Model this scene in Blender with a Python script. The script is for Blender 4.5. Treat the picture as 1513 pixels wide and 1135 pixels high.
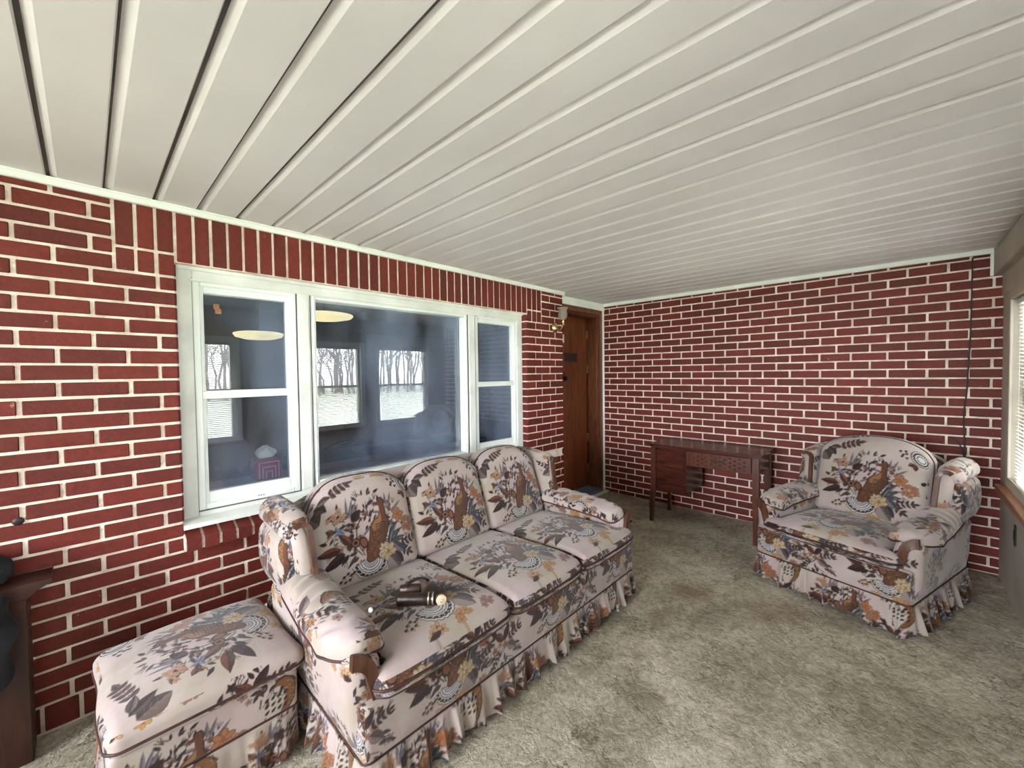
import bpy, math, random
import numpy as np
from mathutils import Vector, Matrix

random.seed(7)
rng = np.random.default_rng(7)
for o in list(bpy.data.objects):
    bpy.data.objects.remove(o)
C = bpy.context.scene.collection
SC = bpy.context.scene

# ------------------------------------------------------------------ camera
# metres. back wall is x=0, the window wall is y=0, floor z=0, the room is x<0, y<0
YAW, PITCH, ROLL, FPX = 0.763259, -0.0262518, -0.0131847, 601.512
CAMLOC = Vector((-4.15100, -2.40209, 1.38429))
fw = Vector((math.cos(PITCH) * math.cos(YAW), math.cos(PITCH) * math.sin(YAW), math.sin(PITCH)))
r0 = Vector((math.sin(YAW), -math.cos(YAW), 0))
u0 = r0.cross(fw)
rr = math.cos(ROLL) * r0 + math.sin(ROLL) * u0
uu = -math.sin(ROLL) * r0 + math.cos(ROLL) * u0
camd = bpy.data.cameras.new('camera')
cam = bpy.data.objects.new('camera', camd)
C.objects.link(cam)
M = Matrix((rr, uu, -fw)).transposed().to_4x4()
M.translation = CAMLOC
cam.matrix_world = M
camd.sensor_fit = 'HORIZONTAL'
camd.sensor_width = 36.0
camd.lens = 36.0 * FPX / 1513.0
camd.clip_start = 0.05
camd.clip_end = 200
SC.camera = cam

# ------------------------------------------------------------------ world, exposure
world = bpy.data.worlds.new('overcast_sky')
SC.world = world
world.use_nodes = True
wn = world.node_tree.nodes
wl = world.node_tree.links
bg = wn['Background']
bg.inputs['Color'].default_value = (0.96, 0.95, 1.0, 1)
bg.inputs['Strength'].default_value = 11.0
SC.view_settings.view_transform = 'Standard'
SC.view_settings.look = 'None'
SC.view_settings.gamma = 1.0
SC.view_settings.use_curve_mapping = False
SC.view_settings.exposure = 1.95
# daylight through the windows of the outer wall and the opening added in the end wall (light portals guide the sky sampling)
WINS = [(-1.20, -0.34), (-2.32, -1.46), (-3.86, -2.98), (-5.55, -4.60)]
WZ0, WZ1 = 0.66, 1.79
END_FILL_WIN = (-2.60, -0.40)  # unseen window, added and sized to brighten the ceiling and room
EZ0, EZ1 = 0.62, 2.05


def portal(name, loc, rot, sx, sy):
    l = bpy.data.lights.new(name, 'AREA')
    l.shape = 'RECTANGLE'
    l.size = sx
    l.size_y = sy
    l.cycles.is_portal = True
    o = bpy.data.objects.new(name, l)
    o.location = loc
    o.rotation_euler = rot
    C.objects.link(o)
    o['kind'] = 'structure'


for k, (a, b) in enumerate(WINS):
    portal('window_light', ((a + b) / 2, -3.02, (WZ0 + WZ1) / 2), (math.radians(90), 0, 0), b - a, WZ1 - WZ0)
portal('window_light', (-6.42, sum(END_FILL_WIN) / 2, (EZ0 + EZ1) / 2), (0, math.radians(-90), 0), EZ1 - EZ0, END_FILL_WIN[1] - END_FILL_WIN[0])


# ------------------------------------------------------------------ materials
def new_mat(name):
    m = bpy.data.materials.new(name)
    m.use_nodes = True
    nt = m.node_tree
    return m, nt.nodes, nt.links, nt.nodes['Principled BSDF']


def srgb(r, g, b):
    def f(c):
        c /= 255.0
        return c / 12.92 if c <= 0.04045 else ((c + 0.055) / 1.055) ** 2.4
    return (f(r), f(g), f(b), 1)


def noise_mat(name, ca, cb, scale=8, rough=0.6, bump=0.0, bscale=None, detail=4, stretch=None, spec=0.5, metal=0.0,
              lo=0.35, hi=0.65):
    m, N, L, b = new_mat(name)
    tc = N.new('ShaderNodeTexCoord')
    mp = N.new('ShaderNodeMapping')
    L.new(tc.outputs['Object'], mp.inputs[0])
    if stretch:
        mp.inputs['Scale'].default_value = stretch
    nz = N.new('ShaderNodeTexNoise')
    nz.inputs['Scale'].default_value = scale
    nz.inputs['Detail'].default_value = detail
    L.new(mp.outputs[0], nz.inputs['Vector'])
    cr = N.new('ShaderNodeValToRGB')
    cr.color_ramp.elements[0].position = lo
    cr.color_ramp.elements[1].position = hi
    cr.color_ramp.elements[0].color = ca
    cr.color_ramp.elements[1].color = cb
    L.new(nz.outputs['Fac'], cr.inputs[0])
    L.new(cr.outputs[0], b.inputs['Base Color'])
    b.inputs['Roughness'].default_value = rough
    b.inputs['Metallic'].default_value = metal
    b.inputs['Specular IOR Level'].default_value = spec
    if bump:
        n2 = N.new('ShaderNodeTexNoise')
        n2.inputs['Scale'].default_value = bscale or scale * 3
        n2.inputs['Detail'].default_value = 5
        L.new(mp.outputs[0], n2.inputs['Vector'])
        bp = N.new('ShaderNodeBump')
        bp.inputs['Strength'].default_value = bump
        bp.inputs['Distance'].default_value = 0.01
        L.new(n2.outputs['Fac'], bp.inputs['Height'])
        L.new(bp.outputs[0], b.inputs['Normal'])
    return m


def brick_mat():
    m, N, L, b = new_mat('painted_brick')
    geo = N.new('ShaderNodeNewGeometry')
    tc = N.new('ShaderNodeTexCoord')
    # per brick tone
    cr = N.new('ShaderNodeValToRGB')
    cr.color_ramp.elements[0].color = srgb(93, 32, 21)
    cr.color_ramp.elements[1].color = srgb(113, 39, 26)
    e = cr.color_ramp.elements.new(0.5)
    e.color = srgb(103, 35, 23)
    L.new(geo.outputs['Random Per Island'], cr.inputs[0])
    nz = N.new('ShaderNodeTexNoise')
    nz.inputs['Scale'].default_value = 60
    nz.inputs['Detail'].default_value = 6
    L.new(tc.outputs['Object'], nz.inputs['Vector'])
    mx = N.new('ShaderNodeMix')
    mx.data_type = 'RGBA'
    mx.blend_type = 'MULTIPLY'
    mx.inputs['Factor'].default_value = 0.55
    L.new(cr.outputs[0], mx.inputs['A'])
    c2 = N.new('ShaderNodeValToRGB')
    c2.color_ramp.elements[0].position = 0.3
    c2.color_ramp.elements[1].position = 0.7
    c2.color_ramp.elements[0].color = (0.55, 0.5, 0.5, 1)
    c2.color_ramp.elements[1].color = (1.15, 1.1, 1.1, 1)
    L.new(nz.outputs['Fac'], c2.inputs[0])
    L.new(c2.outputs[0], mx.inputs['B'])
    # splashes of mortar that stick to the bricks
    n3 = N.new('ShaderNodeTexNoise')
    n3.inputs['Scale'].default_value = 22
    n3.inputs['Detail'].default_value = 8
    n3.inputs['Roughness'].default_value = 0.7
    L.new(tc.outputs['Object'], n3.inputs['Vector'])
    c3 = N.new('ShaderNodeValToRGB')
    c3.color_ramp.elements[0].position = 0.67
    c3.color_ramp.elements[1].position = 0.76
    L.new(n3.outputs['Fac'], c3.inputs[0])
    mm = N.new('ShaderNodeMix')
    mm.data_type = 'RGBA'
    L.new(c3.outputs[0], mm.inputs['Factor'])
    L.new(mx.outputs['Result'], mm.inputs['A'])
    mm.inputs['B'].default_value = srgb(196, 168, 156)
    L.new(mm.outputs['Result'], b.inputs['Base Color'])
    b.inputs['Roughness'].default_value = 0.62
    b.inputs['Specular IOR Level'].default_value = 0.35
    bp = N.new('ShaderNodeBump')
    bp.inputs['Strength'].default_value = 0.5
    bp.inputs['Distance'].default_value = 0.004
    L.new(nz.outputs['Fac'], bp.inputs['Height'])
    L.new(bp.outputs[0], b.inputs['Normal'])
    return m


def carpet_mat():
    m, N, L, b = new_mat('sculpted_carpet')
    tc = N.new('ShaderNodeTexCoord')
    mp = N.new('ShaderNodeMapping')
    L.new(tc.outputs['Object'], mp.inputs[0])

    def noise(s, d=5, r=0.5, dist=0.0):
        n = N.new('ShaderNodeTexNoise')
        n.inputs['Scale'].default_value = s
        n.inputs['Detail'].default_value = d
        n.inputs['Roughness'].default_value = r
        n.inputs['Distortion'].default_value = dist
        L.new(mp.outputs[0], n.inputs['Vector'])
        return n

    def ramp(src, stops):
        c = N.new('ShaderNodeValToRGB')
        c.color_ramp.elements[0].position, c.color_ramp.elements[0].color = stops[0]
        c.color_ramp.elements[1].position, c.color_ramp.elements[1].color = stops[-1]
        for p, col in stops[1:-1]:
            e = c.color_ramp.elements.new(p)
            e.color = col
        L.new(src, c.inputs[0])
        return c

    def mix(kind, a, bb, f):
        x = N.new('ShaderNodeMix')
        x.data_type = 'RGBA'
        x.blend_type = kind
        if isinstance(f, float):
            x.inputs['Factor'].default_value = f
        else:
            L.new(f, x.inputs['Factor'])
        L.new(a, x.inputs['A'])
        if isinstance(bb, tuple):
            x.inputs['B'].default_value = bb
        else:
            L.new(bb, x.inputs['B'])
        return x.outputs['Result']
    big = noise(2.2, 4, 0.6, 0.4)
    base = ramp(big.outputs['Fac'], [(0.3, srgb(158, 149, 135)), (0.5, srgb(192, 182, 167)), (0.72, srgb(214, 204, 190))])
    mid = noise(26, 5, 0.6, 1.2)
    c2 = ramp(mid.outputs['Fac'], [(0.36, (0.72, 0.72, 0.68, 1)), (0.6, (1.06, 1.06, 1.04, 1))])
    col = mix('MULTIPLY', base.outputs[0], c2.outputs[0], 0.8)
    pat = noise(8.5, 4, 0.55, 0.8)
    c5 = ramp(pat.outputs['Fac'], [(0.34, (0.70, 0.70, 0.64, 1)), (0.56, (1.05, 1.05, 1.05, 1))])
    col = mix('MULTIPLY', col, c5.outputs[0], 0.65)
    fine = noise(220, 3, 0.7)
    c4 = ramp(fine.outputs['Fac'], [(0.3, (0.6, 0.6, 0.57, 1)), (0.68, (1.2, 1.2, 1.18, 1))])
    col = mix('MULTIPLY', col, c4.outputs[0], 0.8)
    # brown stains in the middle of the floor
    stn = noise(1.7, 3, 0.6)
    c3 = ramp(stn.outputs['Fac'], [(0.58, (0, 0, 0, 1)), (0.72, (0.75, 0.75, 0.75, 1))])
    col = mix('MIX', col, srgb(128, 106, 84), c3.outputs[0])
    # clumped loops and dark partings in the pile
    clump = noise(52, 4, 0.65, 0.6)
    c6 = ramp(clump.outputs['Fac'], [(0.34, (0.70, 0.70, 0.68, 1)), (0.60, (1.10, 1.10, 1.09, 1))])
    col = mix('MULTIPLY', col, c6.outputs[0], 0.75)
    vo2 = N.new('ShaderNodeTexVoronoi')
    vo2.feature = 'DISTANCE_TO_EDGE'
    vo2.inputs['Scale'].default_value = 7.5
    ad2 = N.new('ShaderNodeVectorMath')
    ad2.operation = 'MULTIPLY_ADD'
    dn2 = noise(11, 5, 0.65)
    L.new(dn2.outputs['Color'], ad2.inputs[0])
    ad2.inputs[1].default_value = (0.30, 0.30, 0.0)
    L.new(mp.outputs[0], ad2.inputs[2])
    L.new(ad2.outputs[0], vo2.inputs['Vector'])
    vr2 = ramp(vo2.outputs['Distance'], [(0.0, (.9, .9, .9, 1)), (0.018, (0.4, 0.4, 0.4, 1)), (0.035, (0, 0, 0, 1))])
    msk = noise(4.2, 3, 0.6)
    mr2 = ramp(msk.outputs['Fac'], [(0.47, (0, 0, 0, 1)), (0.60, (1, 1, 1, 1))])
    part = mix('MULTIPLY', vr2.outputs[0], mr2.outputs[0], 1.0)
    col = mix('MIX', col, srgb(84, 78, 64), part)
    L.new(col, b.inputs['Base Color'])
    b.inputs['Roughness'].default_value = 1.0
    b.inputs['Specular IOR Level'].default_value = 0.05
    # sculpted loops: distorted cells with cracks
    vo = N.new('ShaderNodeTexVoronoi')
    vo.feature = 'DISTANCE_TO_EDGE'
    vo.inputs['Scale'].default_value = 11
    add = N.new('ShaderNodeVectorMath')
    add.operation = 'MULTIPLY_ADD'
    dn = noise(9, 4, 0.6)
    L.new(dn.outputs['Color'], add.inputs[0])
    add.inputs[1].default_value = (0.26, 0.26, 0.0)
    L.new(mp.outputs[0], add.inputs[2])
    L.new(add.outputs[0], vo.inputs['Vector'])
    vr = ramp(vo.outputs['Distance'], [(0.0, (0, 0, 0, 1)), (0.12, (0.75, 0.75, 0.75, 1)), (0.4, (1, 1, 1, 1))])
    b1 = N.new('ShaderNodeBump')
    b1.inputs['Strength'].default_value = 0.35
    b1.inputs['Distance'].default_value = 0.012
    L.new(vr.outputs[0], b1.inputs['Height'])
    b3 = N.new('ShaderNodeBump')
    b3.inputs['Strength'].default_value = 0.55
    b3.inputs['Distance'].default_value = 0.012
    L.new(mid.outputs['Fac'], b3.inputs['Height'])
    L.new(b1.outputs[0], b3.inputs['Normal'])
    b2 = N.new('ShaderNodeBump')
    b2.inputs['Strength'].default_value = 0.8
    b2.inputs['Distance'].default_value = 0.004
    L.new(fine.outputs['Fac'], b2.inputs['Height'])
    L.new(b3.outputs[0], b2.inputs['Normal'])
    L.new(b2.outputs[0], b.inputs['Normal'])
    return m


def wood_mat(name, dark, light, rough=0.35, axis='X', scale=14):
    m, N, L, b = new_mat(name)
    tc = N.new('ShaderNodeTexCoord')
    mp = N.new('ShaderNodeMapping')
    L.new(tc.outputs['Object'], mp.inputs[0])
    s = {'X': (0.12, 1, 1), 'Y': (1, 0.12, 1), 'Z': (1, 1, 0.12)}[axis]
    mp.inputs['Scale'].default_value = s
    nz = N.new('ShaderNodeTexNoise')
    nz.inputs['Scale'].default_value = scale * 2.5
    nz.inputs['Detail'].default_value = 8
    nz.inputs['Distortion'].default_value = 1.5
    L.new(mp.outputs[0], nz.inputs['Vector'])
    cr = N.new('ShaderNodeValToRGB')
    cr.color_ramp.elements[0].position = 0.32
    cr.color_ramp.elements[1].position = 0.68
    cr.color_ramp.elements[0].color = dark
    cr.color_ramp.elements[1].color = light
    L.new(nz.outputs['Fac'], cr.inputs[0])
    L.new(cr.outputs[0], b.inputs['Base Color'])
    b.inputs['Roughness'].default_value = rough
    bp = N.new('ShaderNodeBump')
    bp.inputs['Strength'].default_value = 0.15
    bp.inputs['Distance'].default_value = 0.002
    L.new(nz.outputs['Fac'], bp.inputs['Height'])
    L.new(bp.outputs[0], b.inputs['Normal'])
    return m


def glass_mat(name, haze=0.0, boost=0.0, hazecol=(0.42, 0.52, 0.72, 1)):
    m = bpy.data.materials.new(name)
    m.use_nodes = True
    N, L = m.node_tree.nodes, m.node_tree.links
    N.clear()
    out = N.new('ShaderNodeOutputMaterial')
    tr = N.new('ShaderNodeBsdfTransparent')
    tr.inputs[0].default_value = (0.93, 0.96, 0.97, 1)
    gl = N.new('ShaderNodeBsdfGlossy')
    gl.inputs['Roughness'].default_value = 0.0
    fr = N.new('ShaderNodeFresnel')
    fr.inputs['IOR'].default_value = 1.52
    mth = N.new('ShaderNodeMath')
    mth.operation = 'MULTIPLY_ADD'
    mth.use_clamp = True
    L.new(fr.outputs[0], mth.inputs[0])
    mth.inputs[1].default_value = 1.2
    mth.inputs[2].default_value = boost
    mix = N.new('ShaderNodeMixShader')
    L.new(mth.outputs[0], mix.inputs[0])
    L.new(tr.outputs[0], mix.inputs[1])
    L.new(gl.outputs[0], mix.inputs[2])
    last = mix
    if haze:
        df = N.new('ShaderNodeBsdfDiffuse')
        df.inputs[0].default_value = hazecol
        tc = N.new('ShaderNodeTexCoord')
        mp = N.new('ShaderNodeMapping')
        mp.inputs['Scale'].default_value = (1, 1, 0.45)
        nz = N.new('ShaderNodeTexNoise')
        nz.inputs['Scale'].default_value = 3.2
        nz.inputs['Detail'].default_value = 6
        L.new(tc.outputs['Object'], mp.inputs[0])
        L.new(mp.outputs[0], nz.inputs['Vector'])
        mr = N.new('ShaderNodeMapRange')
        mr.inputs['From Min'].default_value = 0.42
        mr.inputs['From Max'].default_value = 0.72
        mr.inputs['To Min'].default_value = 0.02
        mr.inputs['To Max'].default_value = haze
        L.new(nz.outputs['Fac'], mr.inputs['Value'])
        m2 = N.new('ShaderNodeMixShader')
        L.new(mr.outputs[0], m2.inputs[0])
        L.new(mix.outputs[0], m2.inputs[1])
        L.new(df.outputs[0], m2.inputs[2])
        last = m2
    L.new(last.outputs[0], out.inputs[0])
    return m


def emit_mat(name, col, s):
    m, N, L, b = new_mat(name)
    b.inputs['Base Color'].default_value = (0.3, 0.28, 0.2, 1)
    b.inputs['Emission Color'].default_value = col
    b.inputs['Emission Strength'].default_value = s
    return m


def fabric_mat():
    m, N, L, b = new_mat('pheasant_print_fabric')
    at = N.new('ShaderNodeAttribute')
    at.attribute_name = 'print'
    tc = N.new('ShaderNodeTexCoord')
    nz = N.new('ShaderNodeTexNoise')
    nz.inputs['Scale'].default_value = 5
    nz.inputs['Detail'].default_value = 6
    L.new(tc.outputs['Object'], nz.inputs['Vector'])
    cr = N.new('ShaderNodeValToRGB')
    cr.color_ramp.elements[0].position = 0.3
    cr.color_ramp.elements[1].position = 0.65
    cr.color_ramp.elements[0].color = (0.80, 0.76, 0.70, 1)
    cr.color_ramp.elements[1].color = (1, 1, 1, 1)
    L.new(nz.outputs['Fac'], cr.inputs[0])
    mx = N.new('ShaderNodeMix')
    mx.data_type = 'RGBA'
    mx.blend_type = 'MULTIPLY'
    mx.inputs['Factor'].default_value = 1.0
    L.new(at.outputs['Color'], mx.inputs['A'])
    L.new(cr.outputs[0], mx.inputs['B'])
    L.new(mx.outputs['Result'], b.inputs['Base Color'])
    b.inputs['Roughness'].default_value = 0.75
    b.inputs['Specular IOR Level'].default_value = 0.3
    b.inputs['Sheen Weight'].default_value = 0.25
    n2 = N.new('ShaderNodeTexNoise')
    n2.inputs['Scale'].default_value = 12
    n2.inputs['Detail'].default_value = 5
    L.new(tc.outputs['Object'], n2.inputs['Vector'])
    bp = N.new('ShaderNodeBump')
    bp.inputs['Strength'].default_value = 0.35
    bp.inputs['Distance'].default_value = 0.02
    L.new(n2.outputs['Fac'], bp.inputs['Height'])
    L.new(bp.outputs[0], b.inputs['Normal'])
    return m


MT = {}
MT['brick'] = brick_mat()
MT['mortar'] = noise_mat('cream_mortar', srgb(206, 190, 172), srgb(240, 228, 212), 14, 0.9, 0.7, 90, spec=0.1)
MT['carpet'] = carpet_mat()
MT['ceiling'] = noise_mat('cream_ceiling_panel', srgb(211, 206, 203), srgb(220, 215, 212), 1.6, 0.42, 0.05, 60)
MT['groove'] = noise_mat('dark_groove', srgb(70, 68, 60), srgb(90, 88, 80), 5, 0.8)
MT['trim'] = noise_mat('white_vinyl_trim', srgb(222, 226, 214), srgb(234, 238, 228), 3, 0.4)
MT['frame'] = noise_mat('white_window_paint', srgb(204, 206, 198), srgb(224, 226, 218), 6, 0.45, 0.1, 40, lo=0.3, hi=0.6)
MT['sash'] = noise_mat('white_vinyl_sash', srgb(224, 230, 224), srgb(236, 240, 234), 3, 0.35)
MT['wall_panel'] = noise_mat('beige_wall_panel', srgb(168, 158, 142), srgb(186, 176, 160), 3, 0.6, 0.05, 30)
MT['door'] = wood_mat('brown_door_wood', srgb(84, 40, 17), srgb(122, 63, 28), 0.4, 'Z', 8)
MT['jamb'] = wood_mat('brown_jamb_wood', srgb(80, 42, 22), srgb(122, 70, 37), 0.45, 'Z', 12)
MT['desk'] = wood_mat('red_brown_desk_wood', srgb(46, 20, 14), srgb(80, 37, 25), 0.22, 'Y', 12)
MT['desk_leg'] = wood_mat('brown_leg_wood', srgb(56, 26, 17), srgb(92, 46, 30), 0.3, 'Z', 12)
MT['scroll'] = wood_mat('walnut_scroll_wood', srgb(58, 32, 20), srgb(94, 60, 40), 0.3, 'Z', 16)
MT['cab'] = wood_mat('dark_cabinet_wood', srgb(42, 21, 15), srgb(66, 34, 23), 0.4, 'Z', 10)
MT['sillwood'] = wood_mat('varnished_sill_wood', srgb(150, 92, 62), srgb(188, 128, 96), 0.3, 'X', 10)
MT['piping'] = noise_mat('brown_welt_cord', srgb(44, 20, 15), srgb(64, 30, 22), 30, 0.6)
MT['fabric'] = fabric_mat()
MT['black'] = noise_mat('black_cloth', srgb(14, 15, 18), srgb(34, 36, 42), 12, 0.9, 0.3, 40)
MT['gray'] = noise_mat('grey_plastic', srgb(120, 120, 122), srgb(140, 140, 142), 10, 0.5)
MT['brass'] = noise_mat('aged_brass', srgb(196, 176, 120), srgb(226, 208, 156), 20, 0.25, metal=1.0)
MT['chrome'] = noise_mat('bright_metal', srgb(200, 200, 198), srgb(230, 230, 226), 20, 0.2, metal=1.0)
MT['hinge'] = noise_mat('dull_hinge_metal', srgb(120, 96, 70), srgb(150, 122, 90), 20, 0.4, metal=0.6)
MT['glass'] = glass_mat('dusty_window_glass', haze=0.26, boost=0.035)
MT['clear'] = glass_mat('clear_window_glass')
MT['leather'] = noise_mat('dark_brown_leather', srgb(30, 18, 13), srgb(54, 32, 22), 25, 0.35, 0.2, 80)
MT['cream'] = noise_mat('cream_plastic', srgb(214, 186, 150), srgb(228, 204, 170), 12, 0.4)
MT['blind'] = noise_mat('white_blind_slat', srgb(206, 206, 198), srgb(220, 220, 212), 4, 0.4)
MT['grass'] = noise_mat('lawn_grass', srgb(150, 152, 134), srgb(172, 174, 156), 0.8, 1.0)
MT['bark'] = noise_mat('grey_bark', srgb(120, 112, 108), srgb(150, 142, 136), 4, 0.9)
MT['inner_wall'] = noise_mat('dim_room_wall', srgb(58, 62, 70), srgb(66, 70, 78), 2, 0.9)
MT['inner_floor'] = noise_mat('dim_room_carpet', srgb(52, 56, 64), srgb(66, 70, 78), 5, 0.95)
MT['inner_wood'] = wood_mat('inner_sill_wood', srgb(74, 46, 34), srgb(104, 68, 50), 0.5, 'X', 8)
MT['blue_mat'] = noise_mat('blue_grey_threshold', srgb(88, 108, 124), srgb(104, 124, 138), 30, 0.8)
MT['darkmat'] = noise_mat('black_rubber', srgb(30, 32, 30), srgb(48, 50, 46), 60, 0.9, 0.4, 120)
MT['magenta'] = noise_mat('magenta_card', srgb(132, 18, 66), srgb(142, 24, 74), 4, 0.6)
MT['pinkline'] = noise_mat('pink_card_print', srgb(226, 140, 160), srgb(232, 150, 168), 4, 0.6)
MT['tissue'] = noise_mat('white_tissue_paper', srgb(232, 234, 240), srgb(246, 246, 250), 4, 0.9)
MT['lamp'] = emit_mat('lit_lamp_diffuser', (1.0, 0.84, 0.46, 1), 0.34)
MT['dark'] = noise_mat('dark_brown_plastic', srgb(34, 22, 18), srgb(46, 32, 26), 10, 0.5)
MT['tape'] = noise_mat('brown_tape', srgb(150, 100, 66), srgb(166, 116, 80), 10, 0.6)
MT['offwhite'] = noise_mat('off_white_plastic', srgb(206, 200, 184), srgb(218, 212, 198), 10, 0.5)


def frosted():
    m, N, L, b = new_mat('frosted_shade_glass')
    b.inputs['Base Color'].default_value = srgb(176, 164, 152)
    b.inputs['Roughness'].default_value = 0.4
    b.inputs['Transmission Weight'].default_value = 0.5
    return m


MT['shade'] = frosted()


# ------------------------------------------------------------------ mesh helpers
class MB:
    """collects primitives and builds one mesh object"""

    def __init__(s):
        s.v = []
        s.f = []
        s.mi = []
        s.col = []
        s.n = 0
        s.sm = []

    def add(s, v, f, mi=0, col=None, smooth=False):
        v = np.asarray(v, float)
        s.v.append(v)
        for q in f:
            s.f.append(tuple(int(i) + s.n for i in q))
        s.mi += [mi] * len(f)
        s.sm += [smooth] * len(f)
        s.col.append(np.ones((len(v), 3)) * 0.8 if col is None else col)
        s.n += len(v)
        return s

    def box(s, x0, x1, y0, y1, z0, z1, mi=0, ch=0.0, rotz=0.0):
        x0, x1 = min(x0, x1), max(x0, x1)
        y0, y1 = min(y0, y1), max(y0, y1)
        z0, z1 = min(z0, z1), max(z0, z1)
        if ch <= 0:
            v = [(x, y, z) for z in (z0, z1) for y in (y0, y1) for x in (x0, x1)]
            f = [(0, 2, 3, 1), (4, 5, 7, 6), (0, 1, 5, 4), (2, 6, 7, 3), (0, 4, 6, 2), (1, 3, 7, 5)]
            return s.add(v, f, mi)
        c = min(ch, (x1 - x0) * .45, (y1 - y0) * .45, (z1 - z0) * .45)
        xs = (x0, x0 + c, x1 - c, x1)
        ys = (y0, y0 + c, y1 - c, y1)
        zs = (z0, z0 + c, z1 - c, z1)
        V = []
        ix = {}

        def vid(i, j, k):
            if (i, j, k) not in ix:
                ix[(i, j, k)] = len(V)
                V.append((xs[i], ys[j], zs[k]))
            return ix[(i, j, k)]
        F = []
        # main faces
        F.append([vid(1, 1, 0), vid(1, 2, 0), vid(2, 2, 0), vid(2, 1, 0)])
        F.append([vid(1, 1, 3), vid(2, 1, 3), vid(2, 2, 3), vid(1, 2, 3)])
        F.append([vid(1, 0, 1), vid(2, 0, 1), vid(2, 0, 2), vid(1, 0, 2)])
        F.append([vid(1, 3, 1), vid(1, 3, 2), vid(2, 3, 2), vid(2, 3, 1)])
        F.append([vid(0, 1, 1), vid(0, 1, 2), vid(0, 2, 2), vid(0, 2, 1)])
        F.append([vid(3, 1, 1), vid(3, 2, 1), vid(3, 2, 2), vid(3, 1, 2)])
        e = ((0, 1), (3, 2))
        for a, a1 in e:
            for b_, b1 in e:
                F.append([vid(1, a, b1), vid(2, a, b1), vid(2, a1, b_), vid(1, a1, b_)])
                F.append([vid(a, 1, b1), vid(a, 2, b1), vid(a1, 2, b_), vid(a1, 1, b_)])
                F.append([vid(a, b1, 1), vid(a, b1, 2), vid(a1, b_, 2), vid(a1, b_, 1)])
                for c_, c1 in e:
                    F.append([vid(a, b1, c1), vid(a1, b_, c1), vid(a1, b1, c_)])
        return s.add(V, F, mi)

    def prism(s, poly, axis, a, b_, mi=0, smooth=False):
        """poly: 2d points, extruded along axis from a to b_"""
        n = len(poly)
        V = []
        for t in (a, b_):
            for (p, q) in poly:
                V.append({'x': (t, p, q), 'y': (p, t, q), 'z': (p, q, t)}[axis])
        F = [tuple(range(n)), tuple(range(2 * n - 1, n - 1, -1))]
        for i in range(n):
            j = (i + 1) % n
            F.append((i, i + n, j + n, j))
        return s.add(V, F, mi, smooth=smooth)

    def lathe(s, prof, cx, cy, cz, n=24, mi=0, axis='z', smooth=True):
        V, F = [], []
        for (r, h) in prof:
            for i in range(n):
                a = 2 * math.pi * i / n
                x, y = r * math.cos(a), r * math.sin(a)
                V.append({'z': (cx + x, cy + y, cz + h), 'y': (cx + x, cy + h, cz + y), 'x': (cx + h, cy + x, cz + y)}[axis])
        m = len(prof)
        for k in range(m - 1):
            for i in range(n):
                j = (i + 1) % n
                F.append((k * n + i, k * n + j, (k + 1) * n + j, (k + 1) * n + i))
        return s.add(V, F, mi, smooth=smooth)

    def tube(s, pts, r, n=8, closed=False, mi=0, flat=None, col=None):
        P = np.asarray(pts, float)
        m = len(P)
        if closed:
            T = np.roll(P, -1, 0) - np.roll(P, 1, 0)
        else:
            T = np.gradient(P, axis=0)
        T /= np.linalg.norm(T, axis=1)[:, None] + 1e-12
        up = np.array([0, 0, 1.0]) if abs(T[0, 2]) < 0.9 else np.array([1.0, 0, 0])
        if flat is not None:
            up = np.array(flat, float)
        V = []
        prev = None
        rad = np.ones(m) * r if np.isscalar(r) else np.asarray(r)
        for i in range(m):
            t = T[i]
            base = up if (prev is None or flat is not None) else prev
            a = base - t * (base @ t)
            a /= np.linalg.norm(a) + 1e-12
            b_ = np.cross(t, a)
            prev = a
            for k in range(n):
                th = 2 * math.pi * k / n
                V.append(P[i] + rad[i] * (math.cos(th) * a + math.sin(th) * b_))
        F = []
        for i in range(m if closed else m - 1):
            j = (i + 1) % m
            for k in range(n):
                l = (k + 1) % n
                F.append((i * n + k, i * n + l, j * n + l, j * n + k))
        if not closed:
            F.append(tuple(range(n))[::-1])
            F.append(tuple((m - 1) * n + k for k in range(n)))
        return s.add(V, F, mi, smooth=True, col=col)

    def build(s, name, mats, parent=None, label=None, mw=None):
        me = bpy.data.meshes.new(name)
        V = np.concatenate(s.v)
        if mw is not None:
            V = V @ np.array(mw)[:3, :3].T + np.array(mw)[:3, 3]
        me.from_pydata(V.tolist(), [], s.f)
        if not isinstance(mats, (list, tuple)):
            mats = [mats]
        for m in mats:
            me.materials.append(MT[m])
        me.polygons.foreach_set('material_index', s.mi)
        me.polygons.foreach_set('use_smooth', s.sm)
        if 'fabric' in mats:
            ca = me.color_attributes.new('print', 'FLOAT_COLOR', 'POINT')
            cc = np.concatenate(s.col)
            ca.data.foreach_set('color', np.concatenate([cc, np.ones((len(cc), 1))], 1).astype(np.float32).ravel())
        me.validate()
        me.update()
        o = bpy.data.objects.new(name, me)
        C.objects.link(o)
        if parent:
            o.parent = parent
        if label:
            o['label'] = label
        return o


def tag(o, label, cat, group=None):
    o['label'] = label
    o['category'] = cat
    if group:
        o['group'] = group
    return o


def thing(name, label, cat, loc=(0, 0, 0), rotz=0.0, group=None):
    o = bpy.data.objects.new(name, None)
    o.empty_display_size = 0.1
    o.location = loc
    o.rotation_euler = (0, 0, rotz)
    C.objects.link(o)
    return tag(o, label, cat, group)


def struct(o):
    o['kind'] = 'structure'
    return o


def sroot(name):
    o = bpy.data.objects.new(name, None)
    o.empty_display_size = 0.1
    C.objects.link(o)
    return struct(o)


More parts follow.
